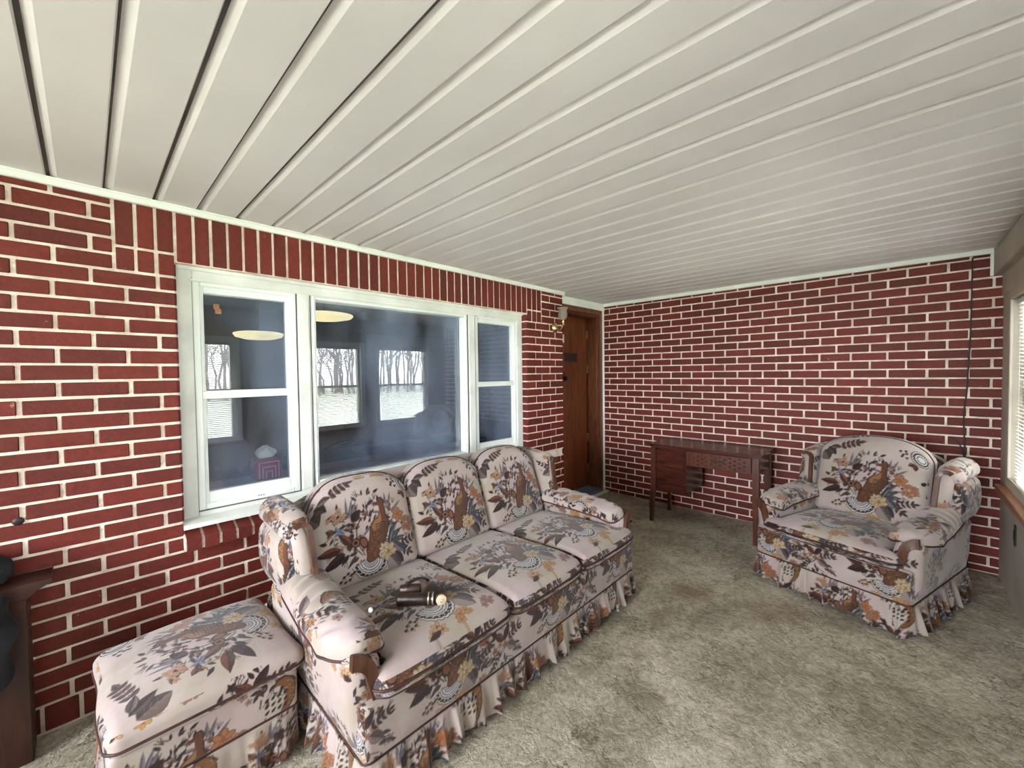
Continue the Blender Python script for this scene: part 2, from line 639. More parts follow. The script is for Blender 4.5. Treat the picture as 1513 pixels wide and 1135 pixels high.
# ------------------------------------------------------------------ the room: brick walls
ZA = 31.7 * 0.0665
CO = 0.0665          # course height
BL = 0.2038          # brick + joint
JH, JV = 0.0115, 0.0135  # joint thickness


def lin(k):
    return ZA - CO * k


def brick(mb, face, a0, a1, z0, z1, proud=0.0, depth=0.03):
    """face 'L': wall y=0 looking -y ; 'B': wall x=0 looking -x"""
    if a1 - a0 < 0.012 or z1 - z0 < 0.008:
        return
    j = rng.normal(0, 0.0008, 4)
    a0 += j[0]
    a1 += j[1]
    z0 += j[2] * .7
    z1 += j[3] * .7
    p = -0.006 + rng.normal(0, 0.0008) - proud
    if face == 'L':
        mb.box(a0, a1, p, depth, z0, z1, 1, ch=0.0028)
    elif face == 'B':
        mb.box(p, depth, a0, a1, z0, z1, 1, ch=0.0028)


def course_run(mb, face, k, lo, hi, joint0, skip=(), ztop=None, zbot=None):
    """one course of stretchers between lo and hi with joints at joint0 + n*BL; skip = [(a,b)] voids"""
    z1 = lin(k) - JH / 2 if ztop is None else ztop
    z0 = lin(k + 1) + JH / 2 if zbot is None else zbot
    n = math.ceil((lo - joint0) / BL)
    js = [joint0 + i * BL for i in range(n, n + 60) if joint0 + i * BL < hi]
    edges = [lo - JV / 2] + [j + rng.normal(0, 0.002) for j in js if j - lo > 0.04 and hi - j > 0.04] + [hi + JV / 2]
    for a, b_ in zip(edges[:-1], edges[1:]):
        brick(mb, face, a + JV / 2, b_ - JV / 2, z0, z1)


mb = MB()
XW0, XW1 = -6.30, -0.92          # window wall extent
OX0, OX1, OZ0, OZ1 = -3.86, -1.448, 0.70, 1.912   # opening
# mortar bed (4 slabs round the opening)
mb.box(XW0, OX0, 0, .10, 0, 2.165, 0)
mb.box(OX1, XW1, 0, .10, 0, 2.165, 0)
mb.box(OX0, OX1, 0, .10, 0, 0.64, 0)
mb.box(OX0, OX1, 0, .10, OZ1, 2.165, 0)
JE = -4.329
JR = -1.3226
SX0, SX1 = -4.055, -1.240        # soldier zone
for k in range(-1, 30):
    ztop = lin(k) - JH / 2
    zbot = lin(k + 1) + JH / 2
    even = k % 2 == 0
    if k == -1:
        ztop = 2.16
    # left field
    right = OX0
    if ztop > 1.885:
        right = SX0 - JV / 2
    if zbot < OZ0 - 0.12:
        right = None
    jl = JE + (0 if even else BL / 2)
    if right is not None:
        course_run(mb, 'L', k, XW0, right, jl, ztop=ztop)
    elif zbot < 0.585:
        course_run(mb, 'L', k, XW0, XW1, jl, ztop=ztop)
    # right field
    if zbot > 0.50:
        lo = OX1 if ztop < 1.885 else SX1 + JV / 2
        if zbot > 0.585:
            course_run(mb, 'L', k, lo, XW1, JR + (0 if even else 0.4 * BL), ztop=ztop)
# bottom rowlock course
x = XW0
while x < XW1:
    brick(mb, 'L', x + JV / 2, x + 0.105 - JV / 2, 0.012, lin(30) - JH / 2)
    x += 0.105
# soldiers above the window
x = SX0
n = int(round((SX1 - SX0) / 0.0667))
w = (SX1 - SX0) / n
for i in range(n):
    a0, a1 = SX0 + i * w, SX0 + (i + 1) * w
    inner = a0 > OX0 - 0.03 and a1 < OX1 + 0.03
    if inner:
        brick(mb, 'L', a0 + JV / 2 - .001, a1 - JV / 2 + .001, OZ1 + 0.004, 2.16)
    else:
        brick(mb, 'L', a0 + JV / 2 - .001, a1 - JV / 2 + .001, 1.952, 2.16)
        brick(mb, 'L', a0 + JV / 2 - .001, a1 - JV / 2 + .001, lin(4) + JH / 2, 1.940)
# sloping rowlock sill below the window
x = OX0
sw = 0.0672
while x + sw < OX1 + 0.03:
    a0, a1 = x + 0.006, min(x + sw - 0.006, OX1)
    yf = -0.052
    prof = [(yf, 0.585), (0.06, 0.585), (0.06, 0.690), (yf + 0.004, 0.646), (yf, 0.640)]
    V = [(a, p, q) for a in (a0, a1) for (p, q) in prof]
    F = [(4, 3, 2, 1, 0), (5, 6, 7, 8, 9)] + [(i, (i + 1) % 5, (i + 1) % 5 + 5, i + 5) for i in range(5)]
    mb.add(V, F, 1)
    x += sw
mb.add([(a, p, q) for a in (OX0, OX1) for (p, q) in [(-0.046, 0.59), (0.06, 0.59), (0.06, 0.684), (-0.046, 0.638)]],
       [(3, 2, 1, 0), (4, 5, 6, 7), (0, 1, 5, 4), (1, 2, 6, 5), (2, 3, 7, 6), (3, 0, 4, 7)], 0)
# brick returns at the window jambs and at the wall end by the door
for k in range(-1, 31):
    z1, z0 = lin(k) - JH / 2, lin(k + 1) + JH / 2
    if k == -1:
        z1 = 2.16
    z0 = max(z0, 0.012)
    if z1 < 1.91 and z0 > 0.66:
        mb.box(OX1 - .006, OX1 + .02, -.002, 0.052, z0, z1, 1, ch=0.0025)
        mb.box(OX0 - .02, OX0 + .006, -.002, 0.052, z0, z1, 1, ch=0.0025)
    mb.box(XW1 - .02, XW1 + .006, -.002, 0.098, z0, z1, 1, ch=0.0025)
# old screw hole in one brick (a small dark recess rim)
struct(mb.build('wall_left', ['mortar', 'brick']))
hm = MB()
hm.lathe([(0.0, -0.0075), (0.014, -0.0075), (0.016, -0.004), (0.0, -0.004)], -4.343, 0, 0.852, 14, axis='y')
hole = hm.build('wall_hole', 'dark')
hole.parent = bpy.data.objects['wall_left']

mb = MB()
mb.box(0, .1, -2.90, 0.12, 0, 2.165, 0)
J0 = 0.2563 * CO
for k in range(-1, 32):
    ztop = lin(k) - JH / 2 if k >= 0 else 2.16
    zbot = max(lin(k + 1) + JH / 2, 0.004)
    kk = k
    off = 0 if kk % 2 == 0 else BL / 2
    course_run(mb, 'B', k, -2.885, 0.115, J0 + off, ztop=ztop, zbot=zbot)
struct(mb.build('wall_back', ['mortar', 'brick']))
mb = MB()
mb.box(-1.0, .1, .32, .36, 0, 2.2)
mb.box(.02, .1, .12, .32, 0, 2.2)
mb.box(-1.0, .1, .12, .36, 2.166, 2.2)
mb.box(-1.0, .1, .12, .36, -.05, 0)
struct(mb.build('wall_leak_block', 'inner_wall'))  # unseen backing round the door recess, added to block light leaking past the leaf

# end wall behind the camera, with a broad unseen window added for extra daylight
mb = MB()
mb.box(-6.40, -6.30, -2.95, END_FILL_WIN[0], 0, 2.2)
mb.box(-6.40, -6.30, END_FILL_WIN[1], 0.10, 0, 2.2)
mb.box(-6.40, -6.30, END_FILL_WIN[0], END_FILL_WIN[1], 0, EZ0)
mb.box(-6.40, -6.30, END_FILL_WIN[0], END_FILL_WIN[1], EZ1, 2.2)
struct(mb.build('wall_front', 'wall_panel'))

# outer wall (right)
YR = -2.88
mb = MB()
xs = sorted([v for w_ in WINS for v in w_])
edges = [-6.40] + xs + [0.0]
for i in range(0, len(edges), 2):
    mb.box(edges[i], edges[i + 1], YR - .12, YR, 0, 2.165)
for a, b_ in WINS:
    mb.box(a, b_, YR - .12, YR, 0, WZ0)
    mb.box(a, b_, YR - .12, YR, WZ1, 2.165)
struct(mb.build('wall_right', 'wall_panel'))
mb = MB()
mb.box(-6.3, 0, YR, YR + .045, 1.985, 2.150, ch=.004)
mb.box(-6.3, 0, YR, YR + .006, 1.846, 1.984)
struct(mb.build('trim_4', 'wall_panel'))
mb = MB()
mb.box(-0.012, -0.0065, YR + .045, YR + .06, 1.985, 2.15)
struct(mb.build('trim_6', 'trim'))

# floor
mb = MB()
mb.box(-6.40, 0.08, -3.0, 0.12, -0.05, 0)
struct(mb.build('floor', 'carpet'))

# ceiling: panels running across the room, ribbed every 154 mm
mb = MB()
prof = []
xr = -4.2305 - 0.1543 * 13
i = 0
while xr < 0.0:
    d = 0.013
    prof.append((xr - 0.010, 2.165))
    prof.append((xr - 0.006, 2.165 + d * .6))
    prof.append((xr - 0.0055, 2.165 + d))
    prof.append((xr + 0.0045 if i % 2 else xr + 0.000, 2.165 + d))
    prof.append((xr + 0.012, 2.165 + d * .5))
    prof.append((xr + 0.024, 2.165))
    xr += 0.1543
    i += 1
prof = [(-6.4, 2.165)] + prof + [(0.1, 2.165)]
nP = len(prof)
V = [(x, y, z) for (y) in (YR - .1, 0.12) for (x, z) in prof]
F = [(i, i + nP, i + 1 + nP, i + 1) for i in range(nP - 1)]
mi = [1 if (i % 6 in (2, 3)) and i > 1 and i < nP - 3 else 0 for i in range(nP - 1)]
mb.add(V, F)
mb.mi = mi
mb.add([(-6.4, YR - .1, 2.2), (0.1, YR - .1, 2.2), (0.1, .12, 2.2), (-6.4, .12, 2.2)], [(0, 1, 2, 3)])
struct(mb.build('ceiling', ['ceiling', 'groove']))

# ceiling trims
mb = MB()
mb.box(XW0, -0.90, -0.022, 0.0, 2.136, 2.165, ch=.003)
mb.box(XW0, -0.90, -0.030, 0.0, 2.159, 2.165)
mb.box(-0.915, -0.90, -0.022, 0.1, 2.136, 2.165)
struct(mb.build('trim_1', 'trim'))
mb = MB()
mb.box(-0.024, -0.0, YR + .045, 0.1, 2.130, 2.165, ch=.003)
struct(mb.build('trim_2', 'trim'))
mb = MB()
mb.box(-0.92, -0.0, 0.082, 0.1, 2.122, 2.165, ch=.003)
mb.box(-0.92, -0.0, 0.075, 0.1, 2.085, 2.120, ch=.003)
mb.box(-0.022, -0.0068, 0.078, 0.1, 0.0, 2.085, ch=.003)
struct(mb.build('trim_3', 'trim'))

# ------------------------------------------------------------------ entrance door
dr = sroot('door_1')
mb = MB()
mb.box(-0.055, 0.02, 0.1, 0.30, 0.0, 2.085, ch=.004)        # hinge jamb
mb.box(-0.92, -0.86, 0.1, 0.30, 0.0, 2.085, ch=.004)
mb.box(-0.86, -0.055, 0.1, 0.30, 2.035, 2.085, ch=.004)
mb.box(-0.075, -0.055, 0.14, 0.262, 0.0, 2.035, ch=.003)
mb.box(-0.86, -0.075, 0.14, 0.262, 2.012, 2.035, ch=.003)
mb.build('door_frame', 'jamb', dr)
mb = MB()
mb.box(-0.857, -0.086, 0.268, 0.305, 0.05, 2.008, ch=.003)
leaf = mb.build('door_leaf', 'door', dr)
for z in (1.82, 1.42, 0.62, 0.26):
    h = MB()
    h.box(-0.100, -0.080, 0.258, 0.268, z - .045, z + .045, ch=.002)
    h.lathe([(0, -.05), (.006, -.05), (.006, .05), (0, .05)], -0.084, 0.256, z, 10)
    h.build('hinge', 'hinge', leaf)
h = MB()
h.box(-0.56, -0.30, 0.256, 0.268, 1.50, 1.60, ch=.003)
h.box(-0.545, -0.315, 0.252, 0.257, 1.513, 1.587, ch=.002)
h.build('door_sign', 'dark', leaf)
h = MB()
h.box(-0.585, -0.535, 0.256, 0.268, 1.28, 1.40, ch=.003)
h.lathe([(0, -.06), (.018, -.058), (.026, -.045), (.026, -.03), (.010, -.02), (.010, 0)], -0.56, 0.262, 1.32, 16, axis='y')
h.build('door_handle', 'dark', leaf)
h = MB()
h.box(-0.60, -0.545, 0.252, 0.268, 1.71, 1.80, ch=.003)
h.box(-0.588, -0.557, 0.248, 0.253, 1.735, 1.775, ch=.002)
h.build('door_chime', 'offwhite', leaf)
mb = MB()
mb.box(-0.86, -0.075, 0.07, 0.30, 0.0, 0.045, ch=.004)
mb.build('threshold', 'blue_mat', dr)
mb = MB()
mb.box(-0.42, 0.0, 0.03, 0.10, 0.0, 0.018, ch=.003)
mb.build('threshold_strip', 'offwhite', dr)


# ------------------------------------------------------------------ the big triple window
def rect_frame(mb, x0, x1, z0, z1, w, y0, y1, ch=.003, wb=None, wt=None, mi=0):
    wb = wb or w
    wt = wt or w
    mb.box(x0, x0 + w, y0, y1, z0, z1, mi, ch)
    mb.box(x1 - w, x1, y0, y1, z0, z1, mi, ch)
    mb.box(x0 + w, x1 - w, y0, y1, z1 - wt, z1, mi, ch)
    mb.box(x0 + w, x1 - w, y0, y1, z0, z0 + wb, mi, ch)


w1 = sroot('window_1')
mb = MB()
rect_frame(mb, -3.86, -1.448, 0.705, 1.918, 0.07, 0.05, 0.17, wb=0.028)
mb.box(-3.325, -3.252, 0.052, 0.17, 0.73, 1.85, 0, .004)
mb.box(-3.317, -3.262, 0.046, 0.06, 0.74, 1.85, 0, .003)
mb.box(-2.078, -2.002, 0.052, 0.17, 0.73, 1.85, 0, .004)
mb.box(-2.070, -2.010, 0.046, 0.06, 0.74, 1.85, 0, .003)
mb.box(-3.86, -1.448, 0.040, 0.052, 1.895, 1.918, 0, .002)
mb.box(-3.80, -1.50, 0.045, 0.052, 1.845, 1.856, 0, .002)
mb.build('window_frame', 'frame', w1)
mb = MB()
mb.prism([(-0.012, 0.676), (0.17, 0.684), (0.17, 0.715), (0.05, 0.712), (-0.012, 0.697)], 'x', -3.858, -1.45)
mb.build('window_sill', 'frame', w1)


def double_hung(x0, x1, side, mat='sash'):
    s_ = MB()
    rect_frame(s_, x0, x1, 0.735, 1.858, 0.030, 0.058, 0.15, wb=0.03)
    rect_frame(s_, x0 + .026, x1 - .026, 0.762, 1.832, 0.020, 0.070, 0.12, wb=0.055, wt=0.035)
    s_.box(x0 + .018, x1 - .018, 0.062, 0.10, 1.278, 1.318, 0, .003)
    if side == 'L':
        for q in range(3):
            s_.box((x0 + x1) / 2 + .02 + q * .012, (x0 + x1) / 2 + .027 + q * .012, 0.0565, 0.06, 0.752, 0.756, 1)
    o = s_.build('sash_frame', [mat, 'dark'], w1)
    g = MB()
    g.box(x0 + .04, x1 - .04, 0.100, 0.103, 1.31, 1.81)
    g.build('glass_pane', 'glass', o)
    g = MB()
    g.box(x0 + .04, x1 - .04, 0.086, 0.089, 0.80, 1.28)
    g.build('glass_pane', 'glass', o)
    return o


sl = double_hung(-3.790, -3.327, 'L')
sr_ = double_hung(-2.002, -1.515, 'R')
t = MB()
t.box(-3.70, -3.676, 0.094, 0.0995, 1.726, 1.752)
t.box(-3.694, -3.668, 0.0925, 0.0985, 1.704, 1.730)
t.build('tape_strip', 'tape', sl)
mb = MB()
rect_frame(mb, -3.250, -2.080, 0.735, 1.856, 0.030, 0.056, 0.15, wb=0.040)
rect_frame(mb, -3.238, -2.092, 0.748, 1.846, 0.008, 0.050, 0.06, wb=0.008)
for z in (0.83, 1.25, 1.66):
    for x in (-3.236, -2.094):
        mb.lathe([(0, -.004), (.005, -.004), (.005, 0)], x, 0.052, z, 8, 0, 'y')
pf = mb.build('sash_frame', 'sash', w1)
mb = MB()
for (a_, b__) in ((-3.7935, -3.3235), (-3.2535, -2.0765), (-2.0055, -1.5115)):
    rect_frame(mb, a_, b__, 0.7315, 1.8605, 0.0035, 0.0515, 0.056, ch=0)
mb.build('gap_shade', 'groove', w1)  # dark strips round each sash, shade of the gaps put in as colour
g = MB()
g.box(-3.222, -2.108, 0.118, 0.122, 0.77, 1.83)
g.build('glass_pane', 'glass', pf)


# ------------------------------------------------------------------ outer windows with their blinds
def outer_window(k, x0, x1):
    r = sroot('window_%d' % (k + 2))
    m_ = MB()
    rect_frame(m_, x0 - .05, x1 + .05, WZ0 - .0, WZ1 + .05, 0.06, YR - .0, YR + .014, ch=.003)
    rect_frame(m_, x0, x1, WZ0, WZ1, 0.035, YR - .11, YR - .04, ch=.003)
    m_.box(x0 + .03, x1 - .03, YR - .10, YR - .055, 1.215, 1.25, 0, .003)
    m_.build('window_frame', 'wall_panel' if k == 0 else 'sash', r)
    m_ = MB()
    m_.box(x0 - .06, x1 + .06, YR - .10, YR + .055, WZ0 - .035, WZ0 + .003, 0, .004)
    m_.build('window_sill', 'sillwood', r)
    m_ = MB()
    m_.box(x0 + .03, x1 - .03, YR - .088, YR - .084, WZ0 + .03, WZ1 - .03)
    m_.build('glass_pane', 'clear', r)


def outer_blind(x0, x1):
    z = WZ0 + .03
    t_ = thing('window_blind', 'x', 'blind', ((x0 + x1) / 2, YR - .02, z))
    hw = (x1 - x0) / 2 - .04
    m_ = MB()
    m_.box(-hw, hw, -.014, .014, WZ1 - .045 - z, WZ1 - .01 - z, 0, .003)
    m_.build('head_rail', 'blind', t_)
    m_ = MB()
    zz = 0.02
    while zz < WZ1 - .05 - z:
        a = math.radians(24)
        hx, hz = .0115 * math.cos(a), .0115 * math.sin(a)
        V_ = [(-hw, -hx, zz - hz), (hw, -hx, zz - hz), (hw, 0, zz + .002), (-hw, 0, zz + .002), (hw, hx, zz + hz), (-hw, hx, zz + hz)]
        V_ += [(p, q, s_ - .0006) for (p, q, s_) in V_]
        F_ = [(0, 1, 2, 3), (3, 2, 4, 5), (9, 8, 7, 6), (11, 10, 8, 9), (0, 6, 7, 1), (5, 4, 10, 11), (0, 3, 9, 6), (3, 5, 11, 9),
              (1, 7, 8, 2), (2, 8, 10, 4)]
        m_.add(V_, F_)
        zz += .0215
    m_.build('slats', 'blind', t_)
    m_ = MB()
    m_.box(-hw, hw, -.011, .011, -0.006, 0.010, 0, .003)
    m_.build('bottom_rail', 'blind', t_)
    for xx in (-hw * .72, hw * .72):
        m_ = MB()
        m_.tube([(xx, .0135, 0.0), (xx, .0135, WZ1 - .03 - z)], .0012, 5)
        m_.build('ladder_cord', 'blind', t_)
    return t_


bl_labels = ['white mini blind in the window right of the armchair, nearest the far brick wall',
             'white mini blind in the second window from the far wall, mirrored in the picture window',
             'white mini blind mirrored in the left pane of the triple window',
             'white mini blind in the window behind the camera, furthest from the far brick wall']
for k, (a, b_) in enumerate(WINS):
    outer_window(k, a, b_)
    t_ = outer_blind(a, b_)
    tag(t_, bl_labels[k], 'blind', 'blinds on the outer wall windows')
r_ = sroot('window_6')  # frame and glass of the added end-wall opening
mb = MB()
for (y0, y1, z0, z1) in ((END_FILL_WIN[0], END_FILL_WIN[0] + .05, EZ0, EZ1), (END_FILL_WIN[1] - .05, END_FILL_WIN[1], EZ0, EZ1), (END_FILL_WIN[0], END_FILL_WIN[1], EZ0, EZ0 + .05),
                         (END_FILL_WIN[0], END_FILL_WIN[1], EZ1 - .05, EZ1), (-1.53, -1.47, EZ0 + .05, EZ1 - .05)):
    mb.box(-6.38, -6.31, y0, y1, z0, z1, 0, .003)
mb.build('window_frame', 'sash', r_)
mb = MB()
mb.box(-6.352, -6.348, END_FILL_WIN[0] + .04, END_FILL_WIN[1] - .04, EZ0 + .04, EZ1 - .04)
mb.build('glass_pane', 'clear', r_)

# outdoors: lawn and the bare wood at its far edge
mb = MB()
mb.box(-40, 40, -70, -3.2, -0.35, -0.30)
mb.box(-46, -6.7, -3.2, 30, -0.35, -0.30)
struct(mb.build('ground', 'grass'))
mb = MB()
for i in range(300):
    x = rng.uniform(-36, 36)
    y = rng.uniform(-46, -30)
    h = rng.uniform(7, 12)
    n = 6
    pts = [(x + rng.normal(0, .12) * j, y, -0.3 + h * j / n) for j in range(n + 1)]
    mb.tube(pts, [0.085 * (1 - j / (n + 1.0)) + .015 for j in range(n + 1)], 5)
    for q in range(7):
        zb = h * rng.uniform(.2, .9)
        a = rng.uniform(0, 6.28)
        L_ = rng.uniform(1.2, 3)
        mb.tube([(x, y, zb), (x + math.cos(a) * L_ * .5, y + math.sin(a) * L_ * .5, zb + L_ * .5),
                 (x + math.cos(a) * L_ * .8, y + math.sin(a) * L_ * .8, zb + L_)], [.05, .035, .015], 4)
o = mb.build('bare_woodland', 'bark')
tag(o, 'bare leafless trees beyond the lawn, mirrored in the window glass', 'trees')
o['kind'] = 'stuff'

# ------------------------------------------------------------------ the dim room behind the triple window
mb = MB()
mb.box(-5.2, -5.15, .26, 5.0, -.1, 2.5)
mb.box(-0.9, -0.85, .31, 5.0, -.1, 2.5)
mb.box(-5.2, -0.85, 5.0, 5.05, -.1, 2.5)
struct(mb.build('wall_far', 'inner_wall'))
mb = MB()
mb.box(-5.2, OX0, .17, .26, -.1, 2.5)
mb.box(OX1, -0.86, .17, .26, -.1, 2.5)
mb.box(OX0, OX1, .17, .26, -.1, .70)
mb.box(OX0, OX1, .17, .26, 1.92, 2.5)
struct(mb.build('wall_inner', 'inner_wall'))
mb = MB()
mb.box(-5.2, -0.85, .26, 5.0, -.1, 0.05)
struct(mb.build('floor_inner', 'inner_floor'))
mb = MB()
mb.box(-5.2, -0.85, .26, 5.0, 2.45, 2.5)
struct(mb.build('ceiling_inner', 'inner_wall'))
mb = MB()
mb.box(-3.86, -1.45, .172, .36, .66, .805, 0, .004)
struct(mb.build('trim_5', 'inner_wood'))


def ceiling_lamp(label, x, y, z, rx, ztop):
    t_ = thing('hanging_lamp', label, 'lamp', (x, y, z), 0, 'lit lamps in the dim room')
    m_ = MB()
    m_.lathe([(0, -.055), (rx * .6, -.05), (rx * .92, -.028), (rx, 0), (rx * .97, .012), (rx * .85, .02)], 0, 0, 0, 40)
    m_.build('lamp_diffuser', 'lamp', t_)
    m_ = MB()
    m_.lathe([(rx * .85, .02), (rx * .3, .028), (0.03, .04), (0.012, .06), (0.012, ztop - z), (0, ztop - z)], 0, 0, 0, 30)
    m_.build('lamp_pan', 'brass', t_)


ceiling_lamp('flat oval lamp glowing yellow behind the left window pane', -2.88, 2.5, 1.83, .23, 2.45)
ceiling_lamp('larger glowing yellow lamp behind the upper left of the picture window', -2.20, 2.5, 2.09, .32, 2.45)

# tissue box on the inner sill
t = thing('tissue_box', 'magenta tissue box with pink nested squares standing behind the left lower pane', 'tissue box', (-3.450, .235, .806))
m_ = MB()
m_.box(-.065, .065, -.060, .060, 0, .115, 0, .002)
for q in range(3):
    w_ = .052 - q * .017
    h_ = .098 - q * .026
    z0 = .006
    th = .006
    for (a, b_, c_, d_) in ((-w_, -w_ + th, z0, h_), (w_ - th, w_, z0, h_), (-w_, w_, h_ - th, h_)):
        m_.box(a, b_, -.0612, -.060, c_, d_, 1)
m_.build('carton', ['magenta', 'pinkline'], t)
m_ = MB()
nn = 24
V, F = [], []
for j in range(7):
    f_ = j / 6.0
    for i in range(nn):
        a = 2 * math.pi * i / nn
        rd = (.028 + .022 * math.sin(math.pi * f_) - .02 * f_) * (1 + .28 * math.sin(5 * a + 3 * f_) * f_)
        V.append((rd * math.cos(a) * 1.3, rd * math.sin(a) * .7, .113 + .062 * f_ + .012 * f_ * math.sin(3 * a)))
for j in range(6):
    for i in range(nn):
        k = (i + 1) % nn
        F.append((j * nn + i, j * nn + k, j * nn + nn + k, j * nn + nn + i))
F.append(tuple(6 * nn + i for i in range(nn)))
m_.add(V, F, smooth=True)
m_.build('tissue', 'tissue', t)

# ------------------------------------------------------------------ the printed fabric, painted as a colour field
PX = 1000.0          # samples per metre


def s2l(c):
    c = np.asarray(c, float) / 255.0
    return np.where(c <= 0.04045, c / 12.92, ((c + 0.055) / 1.055) ** 2.4)


class Cloth:
    def __init__(s, w, h, wrap):
        s.w, s.h, s.wrap = w, h, wrap
        s.nx, s.ny = int(w * PX), int(h * PX)
        yy, xx = np.mgrid[0:s.ny, 0:s.nx]
        base = np.array([184, 171, 165.0])
        s.im = np.ones((s.ny, s.nx, 3)) * base
        s.im += (np.sin(xx / 67.0) * np.cos(yy / 91.0))[..., None] * np.array([3, 0, 5.0])

    def _win(s, x0, x1, y0, y1):
        i0, i1 = int(math.floor(x0 * PX)), int(math.ceil(x1 * PX)) + 1
        j0, j1 = int(math.floor(y0 * PX)), int(math.ceil(y1 * PX)) + 1
        ii = np.arange(i0, i1)
        jj = np.arange(j0, j1)
        return ii, jj

    def _put(s, ii, jj, mask, col, a=1.0):
        if s.wrap:
            I, J = ii % s.nx, jj % s.ny
        else:
            ok = (ii >= 0) & (ii < s.nx)
            oj = (jj >= 0) & (jj < s.ny)
            mask = mask[oj][:, ok]
            I, J = ii[ok], jj[oj]
            if not len(I) or not len(J):
                return
        ix = np.ix_(J, I)
        sub = s.im[ix]
        m = mask.astype(float)[..., None] * a
        s.im[ix] = sub * (1 - m) + np.array(col, float) * m

    def poly(s, pts, col, a=1.0):
        P = np.asarray(pts, float)
        ii, jj = s._win(P[:, 0].min(), P[:, 0].max(), P[:, 1].min(), P[:, 1].max())
        X, Y = np.meshgrid(ii / PX, jj / PX)
        ins = np.zeros(X.shape, bool)
        n = len(P)
        for i in range(n):
            x1, y1 = P[i]
            x2, y2 = P[(i + 1) % n]
            if y1 == y2:
                continue
            c = ((y1 > Y) != (y2 > Y)) & (X < (x2 - x1) * (Y - y1) / (y2 - y1) + x1)
            ins ^= c
        s._put(ii, jj, ins, col, a)

    def line(s, pts, w, col, a=1.0):
        P = np.asarray(pts, float)
        ii, jj = s._win(P[:, 0].min() - w, P[:, 0].max() + w, P[:, 1].min() - w, P[:, 1].max() + w)
        X, Y = np.meshgrid(ii / PX, jj / PX)
        d = np.full(X.shape, 9.0)
        for i in range(len(P) - 1):
            ax, ay = P[i]
            dx, dy = P[i + 1] - P[i]
            t = np.clip(((X - ax) * dx + (Y - ay) * dy) / (dx * dx + dy * dy + 1e-12), 0, 1)
            d = np.minimum(d, np.hypot(X - ax - t * dx, Y - ay - t * dy))
        s._put(ii, jj, d < w / 2, col, a)

    def ell(s, c, rx, ry, ang, col, a=1.0):
        t = np.linspace(0, 2 * math.pi, 20, endpoint=False)
        ca, sa = math.cos(ang), math.sin(ang)
        s.poly([(c[0] + rx * math.cos(q) * ca - ry * math.sin(q) * sa, c[1] + rx * math.cos(q) * sa + ry * math.sin(q) * ca) for q in t], col, a)

    def leaf(s, b, tip, w, col, edge=(52, 30, 30), vein=None, bend=0.0):
        b, tip = np.array(b, float), np.array(tip, float)
        d = tip - b
        L_ = np.hypot(*d)
        d /= L_
        nrm = np.array([-d[1], d[0]])
        t = np.linspace(0, 1, 12)
        prof = np.sin(math.pi * t ** 0.8) ** 0.9 * w / 2
        mid = [b + d * L_ * q + nrm * bend * L_ * math.sin(math.pi * q) for q in t]
        up = [m_ + nrm * p for m_, p in zip(mid, prof)]
        dn = [m_ - nrm * p for m_, p in zip(mid, prof)]
        s.poly(up + dn[::-1], edge)
        up = [m_ + nrm * max(p - .0016, 0) for m_, p in zip(mid, prof)]
        dn = [m_ - nrm * max(p - .0016, 0) for m_, p in zip(mid, prof)]
        s.poly(up + dn[::-1], col)
        # light half
        dk = tuple(c * .62 for c in col)
        s.poly(up + [m_ for m_ in mid][::-1], dk)
        s.line(mid, .0018, vein or edge)
        for q in (3, 5, 7, 9):
            s.line([mid[q - 1], (np.array(up[q]) + mid[q]) / 2 + d * .004], .0012, vein or edge)
            s.line([mid[q - 1], (np.array(dn[q]) + mid[q]) / 2 + d * .004], .0012, vein or edge)

    def flower(s, c, r, n, col, ctr=(120, 70, 40), edge=(90, 60, 60)):
        for i in range(n):
            a = 2 * math.pi * i / n + r * 40
            p = (c[0] + r * .58 * math.cos(a), c[1] + r * .58 * math.sin(a))
            s.ell(p, r * .50, r * .34, a, edge)
            s.ell(p, r * .44, r * .28, a, col)
        s.ell(c, r * .2, r * .2, 0, ctr)

    def sprig(s, b, tip, n, w, col, edge=(50, 34, 38)):
        b, tip = np.array(b, float), np.array(tip, float)
        s.line([b, tip], .0016, edge)
        d = tip - b
        nr = np.array([-d[1], d[0]]) / np.hypot(*d)
        for i in range(n):
            q = b + d * (i + .6) / n
            L_ = np.hypot(*d) / n * 1.25
            for sg in (-1, 1):
                s.leaf(q, q + nr * sg * L_ * .8 + d / np.hypot(*d) * L_ * .6, w, col, edge)
        s.leaf(tip, tip + d / np.hypot(*d) * w * 2.2, w, col, edge)

    def blur(s, k=1):
        for _ in range(k):
            a = s.im
            s.im = (a * 2 + np.roll(a, 1, 0) + np.roll(a, -1, 0)) / 4
            a = s.im
            s.im = (a * 2 + np.roll(a, 1, 1) + np.roll(a, -1, 1)) / 4
        s.lin_ = .86 * s2l(np.clip(s.im, 0, 255)) ** 1.18

    def sample(s, x, y):
        if s.wrap:
            i = np.floor(x * PX).astype(int) % s.nx
            j = np.floor(y * PX).astype(int) % s.ny
        else:
            i = np.clip(np.floor(x * PX).astype(int), 0, s.nx - 1)
            j = np.clip(np.floor(y * PX).astype(int), 0, s.ny - 1)
        return s.lin_[j, i]


DK = (26, 15, 14)
MAR = (76, 30, 24)
RUST = (122, 64, 38)
ORG = (134, 84, 48)
OCH = (156, 124, 80)
GRY = (92, 78, 72)
BLU = (124, 121, 128)
SLA = (50, 43, 46)
CRM = (196, 184, 162)
WHT = (204, 200, 198)


def T(x, y):
    """print layout coordinates -> metres about the motif centre"""
    return ((x - 450 - .13 * (y - 700)) / 1550.0, -(y - 700 + .22 * (x - 450)) / 1550.0)


